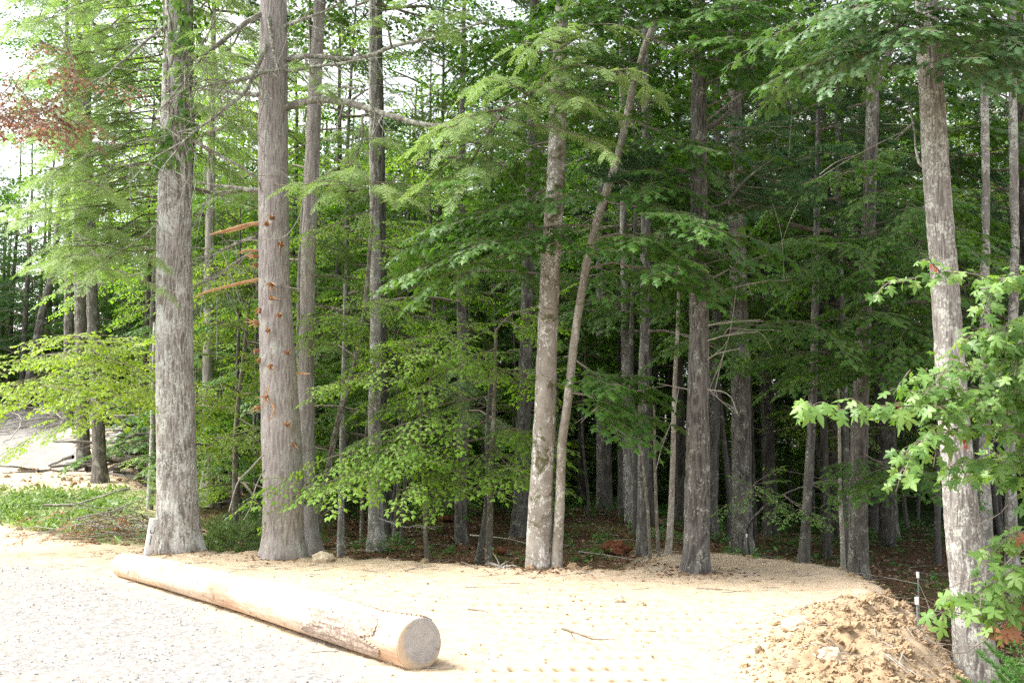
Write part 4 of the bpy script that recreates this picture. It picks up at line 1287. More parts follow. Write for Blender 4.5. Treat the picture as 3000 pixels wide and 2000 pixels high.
for (P2, d) in (([(150, 60), (170, 160), (120, 230), (40, 260)], 19), ([(40, 170), (20, 210), (5, 250)], 19), ([(60, 230), (100, 290)], 19), ([(130, 250), (150, 300)], 19)):
    for q in range(2):
        bs_[0] += 1
        bough(HM, 'dead', 'leaf_dead', [(x + 16 * q - 14, y + (13 * q if q < 2 else 8 - 17 * q)) for x, y in P2], d - 2.5, d - 4, bs_[0], r0=.012, sub=3, sc=1.0, dens=.6, mb=dead)
dead.build('dead_spray', [M['leaf_dead'], M['twig']], HM, smooth=False)

# sunlit beech in front of the road bank
S14, p14, _ = N_['sap14']
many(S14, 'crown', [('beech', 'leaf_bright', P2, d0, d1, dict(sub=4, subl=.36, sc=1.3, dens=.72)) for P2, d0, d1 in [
    ([(348, 880), (270, 835), (180, 812), (100, 815), (35, 830)], 23, 16.5),
    ([(348, 930), (260, 890), (160, 868), (80, 870), (30, 885)], 23, 16.0),
    ([(348, 940), (270, 900), (180, 885), (110, 885), (70, 900)], 23, 16.5),
    ([(348, 900), (300, 850), (240, 830), (200, 790)], 23, 18),
    ([(348, 850), (300, 790), (220, 770), (110, 775)], 23, 19),
    ([(348, 930), (310, 900), (260, 900), (220, 925)], 23, 18)]])
# bright beech layers over the leaf litter
S0, S1, S4 = N_['sap0'][0], N_['sap1'][0], N_['sap4'][0]
LB = 'leaf_beech'
many(S1, 'crown', [('beech', LB, P2, d0, d1, dict(sub=5, subl=.4, sc=1.25, dens=1.0)) for P2, d0, d1 in [
    ([(1130, 1000), (1060, 1015), (980, 1040), (900, 1060), (830, 1085), (770, 1105)], 17.3, 15.8),
    ([(1131, 960), (1070, 985), (1000, 995), (920, 1010), (850, 1035), (800, 1065)], 17.3, 16),
    ([(1128, 1010), (1160, 1060), (1200, 1085)], 17.3, 16.6),
    ([(1128, 1020), (1100, 1060), (1060, 1090), (1040, 1110)], 17.3, 16.3),
    ([(1131, 980), (1170, 985), (1215, 1000)], 17.3, 17),
    ([(1136, 900), (1080, 915), (1000, 935), (930, 975)], 17.3, 16.4),
    ([(1138, 860), (1180, 850), (1220, 870)], 17.3, 17.5),
    ([(1140, 760), (1180, 720), (1226, 712)], 17.3, 17.4),
    ([(1140, 770), (1090, 750), (1040, 760), (1000, 790)], 17.3, 16.6),
    ([(1140, 800), (1080, 820), (1020, 850)], 17.3, 16.6)]])
many(S0, 'crown', [('beech', 'leaf_beech', P2, d0, d1, dict(sub=4, subl=.4)) for P2, d0, d1 in [
    ([(966, 1000), (920, 1030), (860, 1050)], 17, 16.2), ([(970, 1070), (1000, 1090), (1030, 1098)], 17, 16.6),
    ([(968, 920), (900, 850), (820, 865), (770, 880)], 17, 16.4), ([(968, 905), (1000, 820), (960, 790), (900, 820)], 17, 16)]])
many(N_['d'][0], 'crown', [('beech', LB, P2, d0, d1, dict(sub=4, subl=.4)) for P2, d0, d1 in [
    ([(822, 800), (790, 770), (740, 765)], 18.6, 18), ([(838, 700), (880, 690), (920, 720)], 18.6, 17.6), ([(850, 560), (900, 570), (950, 600)], 18.6, 17.6),
    ([(855, 480), (800, 500), (750, 530)], 18.6, 17.6), ([(830, 740), (780, 720), (745, 735)], 18.6, 17.8)]])
many(N_['sap13'][0], 'crown', [('beech', 'leaf_bright', P2, d0, d1, dict(sub=4, subl=.5, tint=-.1)) for P2, d0, d1 in [
    ([(542, 1000), (500, 1010), (470, 1050)], 21.5, 20.5), ([(544, 960), (580, 980), (600, 1030)], 21.5, 20.6), ([(548, 900), (500, 880), (455, 900)], 21.5, 20.4),
    ([(560, 820), (600, 800), (590, 850)], 21.5, 20.8), ([(566, 760), (510, 740), (455, 770)], 21.5, 20.4), ([(572, 700), (520, 670), (450, 690)], 21.5, 20.4), ([(572, 700), (600, 640), (560, 610)], 21.5, 20.6), ([(570, 720), (500, 620), (450, 620)], 21.5, 20.8)]])

# maple layers on the slim leaning trunk and the pale blotched trunk
LM = 'leaf_maple'
Hh, Gg, Ii, Nn, Mm = N_['h'][0], N_['g'][0], N_['i'][0], N_['n'][0], N_['m'][0]
many(Hh, 'crown', [('maple', LM, P2, d0, d1, dict(sub=5, subl=.45, dens=1.0, sc=1.12)) for P2, d0, d1 in [
    ([(1384, 460), (1450, 470), (1540, 480), (1640, 520)], 15.1, 13.8),
    ([(1350, 560), (1420, 545), (1500, 560), (1580, 600)], 15.1, 14),
    ([(1340, 620), (1400, 600), (1480, 620), (1560, 650)], 15.1, 14.5),
    ([(1384, 460), (1330, 450), (1250, 460), (1150, 475), (1050, 500)], 15.1, 14),
    ([(1360, 520), (1290, 520), (1200, 540), (1080, 570)], 15.1, 14.2),
    ([(1440, 270), (1500, 300), (1580, 340)], 15.1, 14.2),
    ([(1458, 170), (1400, 140), (1330, 130)], 15.1, 14.5),
    ([(1488, 90), (1560, 70), (1650, 80), (1740, 110)], 15.1, 13.6),
    ([(1488, 90), (1550, 110), (1640, 140), (1720, 160)], 15.1, 13.8),
    ([(1500, 60), (1440, 20), (1370, 10)], 15.1, 14),
    ([(1518, 0), (1600, 10), (1700, 30)], 15.1, 13.8),
    ([(1518, 0), (1450, -30), (1380, -40)], 15.1, 14),
    ([(1518, 0), (1600, -40), (1680, -60)], 15.1, 14.4),
    ([(1316, 820), (1350, 840), (1400, 880)], 15.1, 14.7),
    ([(1310, 900), (1350, 905), (1410, 940)], 15.1, 14.7),
    ([(1402, 420), (1470, 400), (1540, 420)], 15.1, 14.3)]])
many(Gg, 'lower_bough', [('maple', LM, P2, d0, d1, dict(sub=4, subl=.45)) for P2, d0, d1 in [
    ([(1268, 560), (1200, 580), (1120, 600), (1030, 640)], 15.2, 14.6),
    ([(1280, 330), (1220, 340), (1150, 400)], 15.2, 15.6),
    ([(1276, 420), (1200, 470), (1130, 500)], 15.2, 15.8),
    ([(1283, 200), (1330, 260), (1400, 300)], 15.2, 15.8),
    ([(1286, 120), (1230, 60), (1150, 60)], 15.2, 16),
    ([(1286, 120), (1200, 120), (1110, 160)], 15.2, 16.2)]])
many(Ii, 'lower_bough', [('pine', 'needle_pine', P2, d0, d1, dict(sub=5, subl=.5, sc=1.1, dz=.08, tilt=.3)) for P2, d0, d1 in [
    ([(1605, 400), (1560, 390), (1500, 395)], 14.7, 15.5), ([(1605, 420), (1670, 400), (1750, 420)], 14.7, 15.2), ([(1605, 410), (1640, 440), (1700, 470)], 14.7, 15.6),
    ([(1605, 430), (1550, 420), (1490, 425)], 14.7, 15.4)]])
for P2, d0, d1, r0 in (([(1606, 470), (1660, 470), (1720, 410), (1790, 360)], 14.7, 13.8, .025), ([(1606, 300), (1640, 285), (1690, 240), (1740, 170)], 14.7, 14.2, .045), ([(1604, 290), (1640, 265), (1700, 220), (1760, 190)], 14.7, 15, .02),
                       ([(1606, 660), (1670, 620), (1720, 600), (1760, 590)], 14.7, 14.0, .018), ([(1606, 690), (1680, 660), (1760, 645), (1820, 640)], 14.7, 14, .016), ([(1604, 750), (1670, 740), (1750, 732)], 14.7, 14, .014),
                       ([(1604, 790), (1660, 770), (1740, 760)], 14.7, 14.1, .013), ([(1603, 840), (1650, 810), (1700, 800)], 14.7, 14.3, .013), ([(1602, 890), (1670, 905), (1700, 950)], 14.7, 14.2, .012), ([(1604, 620), (1680, 560), (1710, 550)], 14.7, 14.3, .014),
                       ([(1605, 200), (1650, 180), (1700, 130)], 14.7, 14.3, .022), ([(1602, 900), (1560, 890), (1510, 880)], 14.7, 14.4, .01)):
    branch(Ii, P2, d0, d1, r0, .004, 'bark_dark' if r0 > .02 else 'twig_grey', 2, int(r0 * 1e4) + int(P2[0][1]), 'dead_branch')
many(Nn, 'lower_bough', [('oak', 'leaf_oak', P2, d0, d1, dict(sub=5, subl=.45, dens=1.1, sc=1.0)) for P2, d0, d1 in [
    ([(2130, 30), (2060, 40), (1990, 70), (1930, 110)], 12, 11.6), ([(2132, 90), (2080, 90), (2010, 110), (1960, 140)], 12, 11.4), ([(2132, 60), (2180, 80), (2240, 110), (2300, 130)], 12, 11.6),
    ([(2128, 0), (2060, -10), (1980, 20), (1900, 40)], 12, 11.4), ([(2130, 20), (2200, 20), (2280, 40), (2340, 90)], 12, 11.5), ([(2128, -20), (2190, -30), (2260, -20)], 12, 11.4), ([(2134, 110), (2170, 130), (2210, 160)], 12, 11.2), ([(2134, 100), (2110, 60), (2120, 20)], 12, 11.2)]])
for P2, d0, d1, r0 in (([(2150, 400), (2110, 370), (2095, 290), (2088, 240)], 12, 12.3, .022), ([(2100, 280), (2080, 300), (2060, 320)], 12.2, 12, .016)):
    branch(Nn, P2, d0, d1, r0, .006, 'bark_lichen', 1, int(r0 * 1e4), 'dead_branch')
S12, S9 = N_['sap12'][0], N_['sap11'][0]
bt = N_['bent'][0]
many(bt, 'crown', [('beech', LM, P2, d0, d1, dict(sub=3, subl=.5, tint=.12)) for P2, d0, d1 in [([(1842, 1118), (1900, 1100), (1960, 1105)], 20.5, 20), ([(1800, 1135), (1830, 1160), (1860, 1175)], 20.8, 20), ([(1760, 1160), (1730, 1110), (1750, 1090)], 21.3, 20.6)]])
many(Mm, 'lower_bough', [('maple', LM, P2, d0, d1, dict(sub=5, subl=.42, dens=1.1, tint=.06)) for P2, d0, d1 in [
    ([(1984, 740), (1930, 735), (1860, 735), (1790, 740), (1735, 755)], 18, 15.4), ([(1986, 720), (2030, 720), (2080, 740), (2120, 770)], 18, 16), ([(1990, 560), (1950, 545), (1910, 560), (1880, 590)], 18, 16),
    ([(1990, 540), (2040, 520), (2090, 540), (2130, 580)], 18, 16), ([(1985, 620), (2030, 640), (2080, 650)], 18, 16), ([(1988, 600), (1950, 610), (1910, 640)], 18, 16.4), ([(1980, 860), (1940, 820), (1880, 800)], 18, 16.2), ([(1980, 840), (2030, 820), (2090, 810)], 18, 16),
    ([(1978, 1040), (2040, 1070), (2110, 1095)], 18, 16), ([(1990, 480), (2040, 440), (2090, 470)], 18, 16.6), ([(2000, 380), (1940, 400), (1880, 430)], 18, 17)]])
many(N_['l'][0], 'crown', [('pine', 'needle_pine', P2, 20, d1, dict(sub=4, subl=.5, sc=1.15, dz=.06, tilt=.3)) for P2, d1 in [
    ([(1880, 180), (1820, 170), (1750, 190)], 19), ([(1880, 200), (1940, 190), (1990, 210)], 19), ([(1879, 280), (1800, 280), (1720, 300)], 18.5), ([(1879, 300), (1940, 290), (1990, 310)], 19), ([(1878, 360), (1820, 370), (1740, 390)], 18.5),
    ([(1877, 400), (1940, 400), (1980, 420)], 19), ([(1876, 450), (1820, 470), (1760, 500)], 18.6), ([(1880, 120), (1820, 110), (1770, 130)], 19), ([(1880, 130), (1930, 120), (1970, 140)], 19), ([(1876, 500), (1930, 500), (1970, 520)], 19.2), ([(1880, 60), (1860, 30), (1840, 40)], 20)]])

# ------------------------------------------------------------------ the maple that leans in beside the camera
def front_maple():
    r = np.random.RandomState(4)
    base = np.array([4.15, 5.6, 0])
    base[2] = ground_z(base[0], base[1]) - .05
    root = thing('young_maple', 'young maple reaching in with bright lobed yellow-green leaves in front of the lichen-crusted trunk', 'maple', base)
    st = MB()
    P = resample(np.array([base, base + [.05, 0, 1.2], base + [-.02, .05, 2.4], base + [.1, 0, 4.2]]), .1)
    tube(st, P, np.linspace(.045, .012, len(P)), 10)
    st.build('stem', M['bark_sap'], root)
    lf, tw, red, dd = MB(), MB(), MB(), MB()
    def twig(P2, d0, d1, r0=.006, n=None, size=.09, target=lf, drop=.5, gap=.05, start=0.0, trunk_link=True):
        P = resample(path(P2, d0, d1), .04)
        P = P + np.cumsum(r.normal(0, .003, P.shape), 0)
        tube(tw, P, np.linspace(r0, .0018, len(P)), 5)
        L = np.linalg.norm(np.diff(P, axis=0), axis=1).sum()
        m = int(L / gap)
        for i in range(m):
            t = start + (1 - start) * (i + r.uniform(.2, .8)) / m
            k = min(int(t * (len(P) - 1)), len(P) - 2)
            d = nrm(P[k + 1] - P[k])
            h = nrm(np.cross(d, [0, 0, 1.0]))
            for sg in (-1, 1):
                if r.uniform() < .12: continue
                v = nrm(d * r.uniform(.2, .9) + h * sg * r.uniform(.4, 1) + [0, 0, r.uniform(-.5, .35)])
                pl = r.uniform(.025, .06)
                q = P[k] + v * pl
                tube(tw, [P[k], P[k] + v * pl * .5 + [0, 0, .004], q], .0011, 3, 0, .5, False)
                dr = nrm(v + [0, 0, -r.uniform(.0, 1.6) * drop])
                up = nrm(np.array([0, -.35, 1.0]) + r.normal(0, .4, 3))
                tg = target
                
                stamp(tg, LEAF_MN[r.choice(4, p=[.4, .3, .2, .1])], q[None], dr[None], up[None], size * r.uniform(.5, 1.2), r.normal(0, .24))
    D = 5.7
    def fan(P2, d0, d1, k, l, **kw):
        twig(P2, d0, d1, **kw)
        P2 = np.array(P2, float)
        for i in range(k):
            t = (i + r.uniform(.1, .9)) / k
            j = min(int(t * (len(P2) - 1)), len(P2) - 2)
            f = t * (len(P2) - 1) - j
            p = P2[j] * (1 - f) + P2[j + 1] * f
            d = P2[j + 1] - P2[j]; d = d / np.hypot(*d)
            a = r.choice([-1, 1]) * r.uniform(.4, 1.0)
            v = np.array([d[0] * math.cos(a) - d[1] * math.sin(a), d[0] * math.sin(a) + d[1] * math.cos(a) + .15]) * l * r.uniform(.6, 1.2)
            dd0 = d0 + (d1 - d0) * t
            twig([tuple(p), tuple(p + v * .5), tuple(p + v + [0, 6])], dd0, dd0 + r.uniform(-.35, .35), .003, **{q: w for q, w in kw.items() if q in ('size', 'gap', 'drop')})
    fan([(2440, 660), (2352, 652), (2280, 632), (2200, 622), (2140, 628), (2075, 642), (2022, 650)], D, 5.5, 3, 45, size=.058, gap=.05)
    fan([(2160, 625), (2135, 598), (2110, 580)], 5.6, 5.5, 1, 30, size=.06, gap=.05)
    fan([(2450, 620), (2380, 640), (2330, 625), (2290, 660), (2270, 720)], D, 5.4, 6, 55, size=.07, gap=.045)
    fan([(2450, 700), (2370, 720), (2310, 740), (2265, 770)], D, 5.4, 6, 60, size=.075, gap=.045)
    fan([(2450, 830), (2370, 790), (2300, 790), (2250, 760)], D, 5.3, 5, 60, size=.075, gap=.045)
    fan([(2460, 900), (2352, 870), (2280, 850), (2200, 835), (2130, 845), (2080, 850)], D, 5.1, 7, 75, size=.067, gap=.045)
    fan([(2460, 930), (2352, 905), (2260, 900), (2180, 918), (2100, 925), (2040, 925), (1960, 930), (1900, 938), (1842, 942)], D, 4.9, 6, 60, size=.078, gap=.055)
    fan([(2460, 990), (2360, 960), (2270, 945), (2200, 950), (2140, 960)], D, 5.1, 8, 75, size=.067, gap=.045)
    fan([(2460, 960), (2360, 930), (2280, 915), (2200, 900), (2130, 905)], D, 5.2, 9, 75, size=.067, gap=.04)
    fan([(2460, 760), (2390, 770), (2330, 800), (2300, 830)], D, 5.4, 7, 60, size=.08, gap=.04)
    fan([(2460, 1040), (2360, 1010), (2280, 990), (2200, 990), (2120, 1015), (2060, 1050)], D, 4.9, 9, 75, size=.068, gap=.045)
    fan([(2460, 1060), (2370, 1060), (2300, 1060), (2240, 1050), (2170, 1075)], D, 5.2, 7, 60, size=.067, gap=.045)
    fan([(2460, 1000), (2400, 930), (2340, 860), (2300, 820)], D, 5.5, 5, 60, size=.08, gap=.045)
    fan([(2460, 1180), (2400, 1130), (2340, 1090), (2300, 1100)], D, 5.5, 4, 50, size=.08, gap=.05)
    fan([(2460, 1250), (2380, 1220), (2320, 1230), (2270, 1265)], 5.4, 5.2, 5, 50, size=.067, gap=.05)
    fan([(2460, 1330), (2380, 1300), (2320, 1310), (2260, 1350), (2200, 1380), (2170, 1410)], 5.3, 4.9, 6, 45, size=.08, gap=.055)
    fan([(2460, 1300), (2380, 1350), (2320, 1390), (2290, 1400)], 5.3, 5.0, 4, 45, size=.08, gap=.05)
    twig([(2460, 1320), (2380, 1360), (2310, 1395), (2250, 1420), (2190, 1412), (2120, 1395), (2070, 1378)], 5.2, 5.0, .005, gap=.5)
    twig([(2250, 1420), (2170, 1395), (2120, 1372), (2100, 1362)], 5.1, 5.0, .003, gap=.6)
    twig([(2460, 1330), (2352, 1388), (2300, 1440), (2245, 1488), (2190, 1500), (2100, 1506)], 5.2, 5.1, .006, gap=.9)
    twig([(2460, 1260), (2370, 1240), (2300, 1290), (2240, 1320), (2160, 1350)], 5.6, 5.6, .004, gap=.8)
    twig([(2460, 1080), (2352, 1130), (2300, 1180), (2255, 1205), (2190, 1210)], 5.6, 5.6, .004, gap=.6, size=.06)
    twig([(2460, 1400), (2352, 1385), (2310, 1410), (2290, 1450)], 5.2, 5.1, .004, target=dd, size=.07, drop=1.6, gap=.03)
    twig([(2352, 1395), (2330, 1430), (2320, 1470)], 5.2, 5.15, .003, target=dd, size=.07, drop=1.6, gap=.035)
    twig([(2460, 1215), (2360, 1210), (2310, 1235), (2295, 1260)], 5.3, 5.2, .003, target=dd, size=.06, drop=1.2, gap=.07)
    for x, y in ((2138, 608), (2146, 616), (2200, 850), (2196, 862), (2068, 930), (2215, 1010), (2218, 1022)):
        stamp(red, LEAF_MN[0], W(x, y, 5.35)[None], nrm(r.normal(0, .5, (1, 3)) + [0, -.3, -1]), np.array([[0, -1, .5]]), .028, r.normal(0, .2))
    # leafy limbs that carry the twigs back to the stem beyond the frame edge
    for y, up in ((640, 120), (860, 190), (950, 90), (1050, 150), (1230, 60), (1330, 20)):
        fan([(2963, y + up), (2820, y + up * .9), (2640, y + up * .45), (2460, y)], 5.6, 5.65, 8, 85, r0=.012, size=.072, gap=.06, start=.2)
    for y, x1 in ((420, 2700), (250, 2760), (560, 2640), (330, 3150), (520, 3220), (760, 3260), (930, 3200)):
        fan([(2963, y + 110), (2860 if x1 < 2963 else 3060, y + 60), (x1, y)], 5.6, 5.3, 7, 80, r0=.010, size=.072, gap=.06, start=.15)
    lf.build('crown', M['leaf_front'], root)
    tw.build('twig', M['twig'], root)
    red.build('red_foliage', M['leaf_red'], root)['label'] = 'few bright red leaves'
    dd.build('withered_foliage', M['leaf_dead'], root)['label'] = 'withered reddish brown leaves hanging low'
front_maple()

def seedling(name, label, x, y, d, h, seed, wide=.5, mat='needle_pine', kind='pine', n=16, sc=.6):
    r = np.random.RandomState(seed)
    b = W(x, y, d); b[2] = ground_z(b[0], b[1]) - .03
    root = thing(name, label, name.replace('_', ' '), b)
    st, fo = MB(), MB()
    tube(st, [b, b + [0, 0, h * .5], b + [.02, 0, h]], [.018, .012, .004], 7)
    for i in range(n):
        u = (i + .5) / n
        L = wide * (1.05 - u) + .1
        P = limb_pts(b + [0, 0, h * (.06 + .9 * u)], i * 2.4, .25 + .5 * u, L, .05, 4, r)
        tube(st, P, np.linspace(.007, .002, 4), 4)
        leaf_along(fo, P, kind, r, .15, 1.3, sc, .3, dz=.1)
    st.build('stem', M['bark_sap'], root); fo.build('crown', [M[mat], M['twig']], root, smooth=False)
seedling('pine_seedling', 'soft young pine at the corner beside the foot of the lichen-crusted trunk', 2378, 1590, 7.0, .62, 3, .28, 'fern', n=20, sc=.42)
seedling('pine_sapling', 'soft green young pine filling the gap between the vine-clad and the stubbed trunk', 535, 1262, 18.0, .5, 5, .62, 'weed', n=26)
seedling('hemlock_seedling', 'small soft conifer seedling in front of the brush pile', 415 - 18, 1105, 24, 1.3, 7, .6, 'needle_hemlock', 'hemlock', 20, .8)
seedling('low_conifer', 'low conifer clump in shade by the cut log behind the trunks', 620 * .8 + 130, 1105, 27, .8, 8, .7, 'needle_pine', 'pine', 18, .7)

# ------------------------------------------------------------------ the forest behind
fr = np.random.RandomState(77)
def forest_trunk(i, smooth):
    pts = np.array([[0, 0, -.3], [.02, 0, .6], [.05, .03, 4], [-.05, .02, 9], [.06, 0, 15], [.0, 0, 20]]) + np.column_stack([fr.normal(0, .05, (6, 2)), np.zeros(6)])
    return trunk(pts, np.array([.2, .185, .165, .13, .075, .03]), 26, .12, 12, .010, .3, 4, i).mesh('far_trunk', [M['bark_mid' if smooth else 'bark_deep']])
FT = [forest_trunk(i, i == 2) for i in range(4)]
def thin_trunk(i):
    pts = np.array([[0, 0, -.2], [.03, 0, .5], [.1, .03, 2.5], [-.05, .06, 5], [.05, 0, 7.5]]) + np.column_stack([fr.normal(0, .07, (5, 2)), np.zeros(5)])
    mb = MB(); P, rr = resample(pts, .25, np.array([.05, .045, .038, .025, .01])); tube(mb, P, rr, 10)
    return mb.mesh('thin_trunk', [M['bark_dark']])
TT = [thin_trunk(i) for i in range(3)]
FOREST = []
def forest_tree(name, cat, x, y, scale, parts, what, mat=None):
    z = ground_z(x, y)
    root = thing(name, None, cat, (x, y, z), fr.uniform(0, 6.28), None, scale)
    for nm, me, loc, sc in parts:
        put(nm, me, root, loc, (0, 0, fr.uniform(0, 6.28) if nm == 'crown' else 0), sc)
    FOREST.append((root, what, project((x, y, z + 1))[0], y))
    return root

taken = [(W(*s, d)[0], W(*s, d)[1]) for s, d in (((412, 1268), 17.2), ((650, 1274), 16.6), ((864, 1240), 21), ((1192, 1246), 24), ((1704, 1256), 24), ((1478, 1272), 21), ((1390, 1198), 32))]
def free(x, y, gap):
    for q in taken:
        if math.hypot(x - q[0], y - q[1]) < gap: return False
    taken.append((x, y)); return True
def fx(px, d): return (px * K - 1500) / F_PX * d
def spots(n, pxr, dr, gap, bias=1.0):
    out = []
    for k in range(n * 30):
        if len(out) >= n: break
        px = fr.uniform(*pxr); d = dr[0] + (dr[1] - dr[0]) * fr.uniform() ** bias
        x = fx(px, d)
        if free(x, d, gap): out.append((px, x, d))
    return out

def add_crown(kind, z=0, s=1.0):
    return [('crown', PROTO[kind][fr.randint(len(PROTO[kind]))], (0, 0, z), (s, s, s))]

# layered understory
for px, x, d in spots(17, (430, 1180), (23, 36), 2.3):
    k = ['beech', 'maple'][fr.randint(2)]
    s = fr.uniform(.85, 1.25)
    forest_tree('understory_' + k, k, x, d, s, [('trunk', TT[fr.randint(3)], (0, 0, 0), (1, 1, 1))] + add_crown(k), k)
for px, x, d in spots(9, (1230, 2330), (28, 42), 2.6):
    k = ['maple', 'maple', 'beech'][fr.randint(3)]
    s = fr.uniform(.9, 1.3)
    forest_tree('understory_' + k, k, x, d, s, [('trunk', TT[fr.randint(3)], (0, 0, 0), (1, 1, 1))] + add_crown(k, 2.2), k)
for px, x, d in spots(4, (720, 1150), (24, 32), 2.4):
    forest_tree('understory_hemlock', 'hemlock', x, d, fr.uniform(.8, 1.1), [('trunk', TT[fr.randint(3)], (0, 0, 0), (1.2, 1.2, 1.25))] + add_crown('hemlock'), 'hemlock')
# tall hemlocks and beeches that close the top of the view behind the two big trunks
for px, x, d in spots(9, (430, 1130), (22, 34), 2.0):
    forest_tree('forest_hemlock', 'hemlock', x, d, fr.uniform(1.35, 1.7), [('trunk', FT[fr.randint(4)], (0, 0, 0), (.45, .45, .45))] + add_crown('hemlock', .6), 'bighemlock')
for px, x, d in spots(17, (300, 1130), (26, 48), 1.8):
    s = fr.uniform(1.0, 1.3)
    forest_tree('tall_beech', 'beech', x, d, s, [('trunk', FT[fr.randint(4)], (0, 0, 0), (.7, .7, .6))] + add_crown('beech', fr.uniform(4.5, 7), 1.6), 'tallbeech')
# taller slender trees whose layered crowns fill the middle heights
for px, x, d in spots(26, (420, 1200), (23, 44), 1.7) + spots(34, (1180, 2400), (24, 46), 1.7):
    k = ['maple', 'maple', 'beech'][fr.randint(3)] if px > 1100 else ['beech', 'maple'][fr.randint(2)]
    s = fr.uniform(1.0, 1.35)
    forest_tree('slender_' + k, k, x, d, s, [('trunk', TT[fr.randint(3)], (0, 0, 0), (1.4, 1.4, 1.5))] + add_crown(k, fr.uniform(2.4, 4.6), 1.15), 'slender')
# tall trunks
for px, x, d in spots(24, (1150, 2400), (27, 46), 1.9):
    pine = fr.uniform() < .5
    s = fr.uniform(.75, 1.15); w = fr.uniform(.55, 1.25)
    forest_tree('forest_pine' if pine else 'forest_tree', 'pine tree' if pine else 'tree', x, d, s, [('trunk', FT[fr.randint(4)], (0, 0, 0), (w, w, 1))] + add_crown('pine' if pine else 'tall', fr.uniform(6.5, 9) if pine else fr.uniform(7.5, 10), 1.0), 'pine' if pine else 'tall')
for px, x, d in spots(12, (430, 1150), (27, 46), 2.2):
    s = fr.uniform(.75, 1.1); w = fr.uniform(.5, 1.1)
    forest_tree('forest_tree', 'tree', x, d, s, [('trunk', FT[fr.randint(4)], (0, 0, 0), (w, w, 1))] + add_crown('tall', fr.uniform(6.5, 10)), 'tall')
for px, x, d in spots(20, (1150, 2420), (30, 56), 1.9):
    s = fr.uniform(.85, 1.2); w = fr.uniform(.5, 1.0)
    forest_tree('forest_tree', 'tree', x, d, s, [('trunk', FT[fr.randint(4)], (0, 0, 0), (w, w, 1))] + add_crown('tall', fr.uniform(5.0, 8.5), 1.25), 'tall')
for px, d, z in ((905, 27, 7.2), (965, 31, 8), (820, 29.5, 8.2), (1010, 36, 8), (770, 34, 9)):
    if free(fx(px, d), d, .8):
        forest_tree('forest_tree', 'tree', fx(px, d), d, 1.0, [('trunk', FT[fr.randint(4)], (0, 0, 0), (.6, .6, 1))] + add_crown('tall', z, 1.05), 'tall')
# the wall of trees farther in
for px, x, d in spots(100, (330, 2480), (44, 80), 2.3):
    s = fr.uniform(1.05, 1.6)
    forest_tree('distant_tree', 'tree', x, d, s, [('trunk', FT[fr.randint(4)], (0, 0, 0), (.9, .9, .75))] + add_crown('far'), 'distant')
# shrubs closing the floor
for px, x, d in spots(48, (420, 2420), (33, 62), 1.6):
    forest_tree('woodland_shrub', 'shrub', x, d, fr.uniform(.9, 1.9), add_crown('shrub'), 'shrub')
# beyond the road
for px, x, d in spots(30, (-200, 400), (50, 76), 2.4):
    s = fr.uniform(.95, 1.4)
    forest_tree('distant_tree', 'tree', x, d, s, [('trunk', FT[fr.randint(4)], (0, 0, 0), (.9, .9, .75))] + add_crown('far', -1.0), 'road')
for px, d, s in ((-60, 46, .7), (20, 55, .8)):
    forest_tree('forest_pine', 'pine tree', fx(px, d), d, s, [('trunk', FT[0], (0, 0, 0), (1, 1, 1))] + add_crown('pine', 4), 'roadpine')
# labels that tell the unnamed ones apart: their kind, the landmarks they stand between, their order there
_u = ['', 'first', 'second', 'third', 'fourth', 'fifth', 'sixth', 'seventh', 'eighth', 'ninth', 'tenth', 'eleventh', 'twelfth', 'thirteenth', 'fourteenth', 'fifteenth', 'sixteenth', 'seventeenth', 'eighteenth', 'nineteenth']
ORD = _u[1:] + [(t + '-' + u if u else t[:-1] + 'ieth') for t in ('twenty', 'thirty', 'forty', 'fifty') for u in _u[:10]]
WHAT = {'beech': ('small layered beech', 'understory beeches'), 'maple': ('layered understory maple', 'understory maples'), 'hemlock': ('small feathery dark hemlock', 'understory hemlocks'),
        'pine': ('tall dark pine', 'tall pines in the forest'), 'tall': ('tall bare-trunked tree', 'tall trees in the forest'), 'distant': ('distant leafy tree deep in the forest', 'distant trees in the forest'),
        'slender': ('slender tree with a layered crown at middle height', 'slender layered trees'), 'bighemlock': ('tall drooping hemlock', 'tall hemlocks'), 'tallbeech': ('tall beech with a high bright crown', 'tall beeches'), 'shrub': ('low green shrub on the forest floor', 'shrubs on the forest floor'), 'road': ('leafy tree beyond the gravel road', 'trees beyond the road'), 'roadpine': ('dark pine beyond the gravel road', 'pines beyond the road')}
LAND.sort(key=lambda q: q[1])
buckets = {}
for root, what, px, d in FOREST:
    k = sum(px > l[1] for l in LAND)
    buckets.setdefault((what, k), []).append((px, d, root))
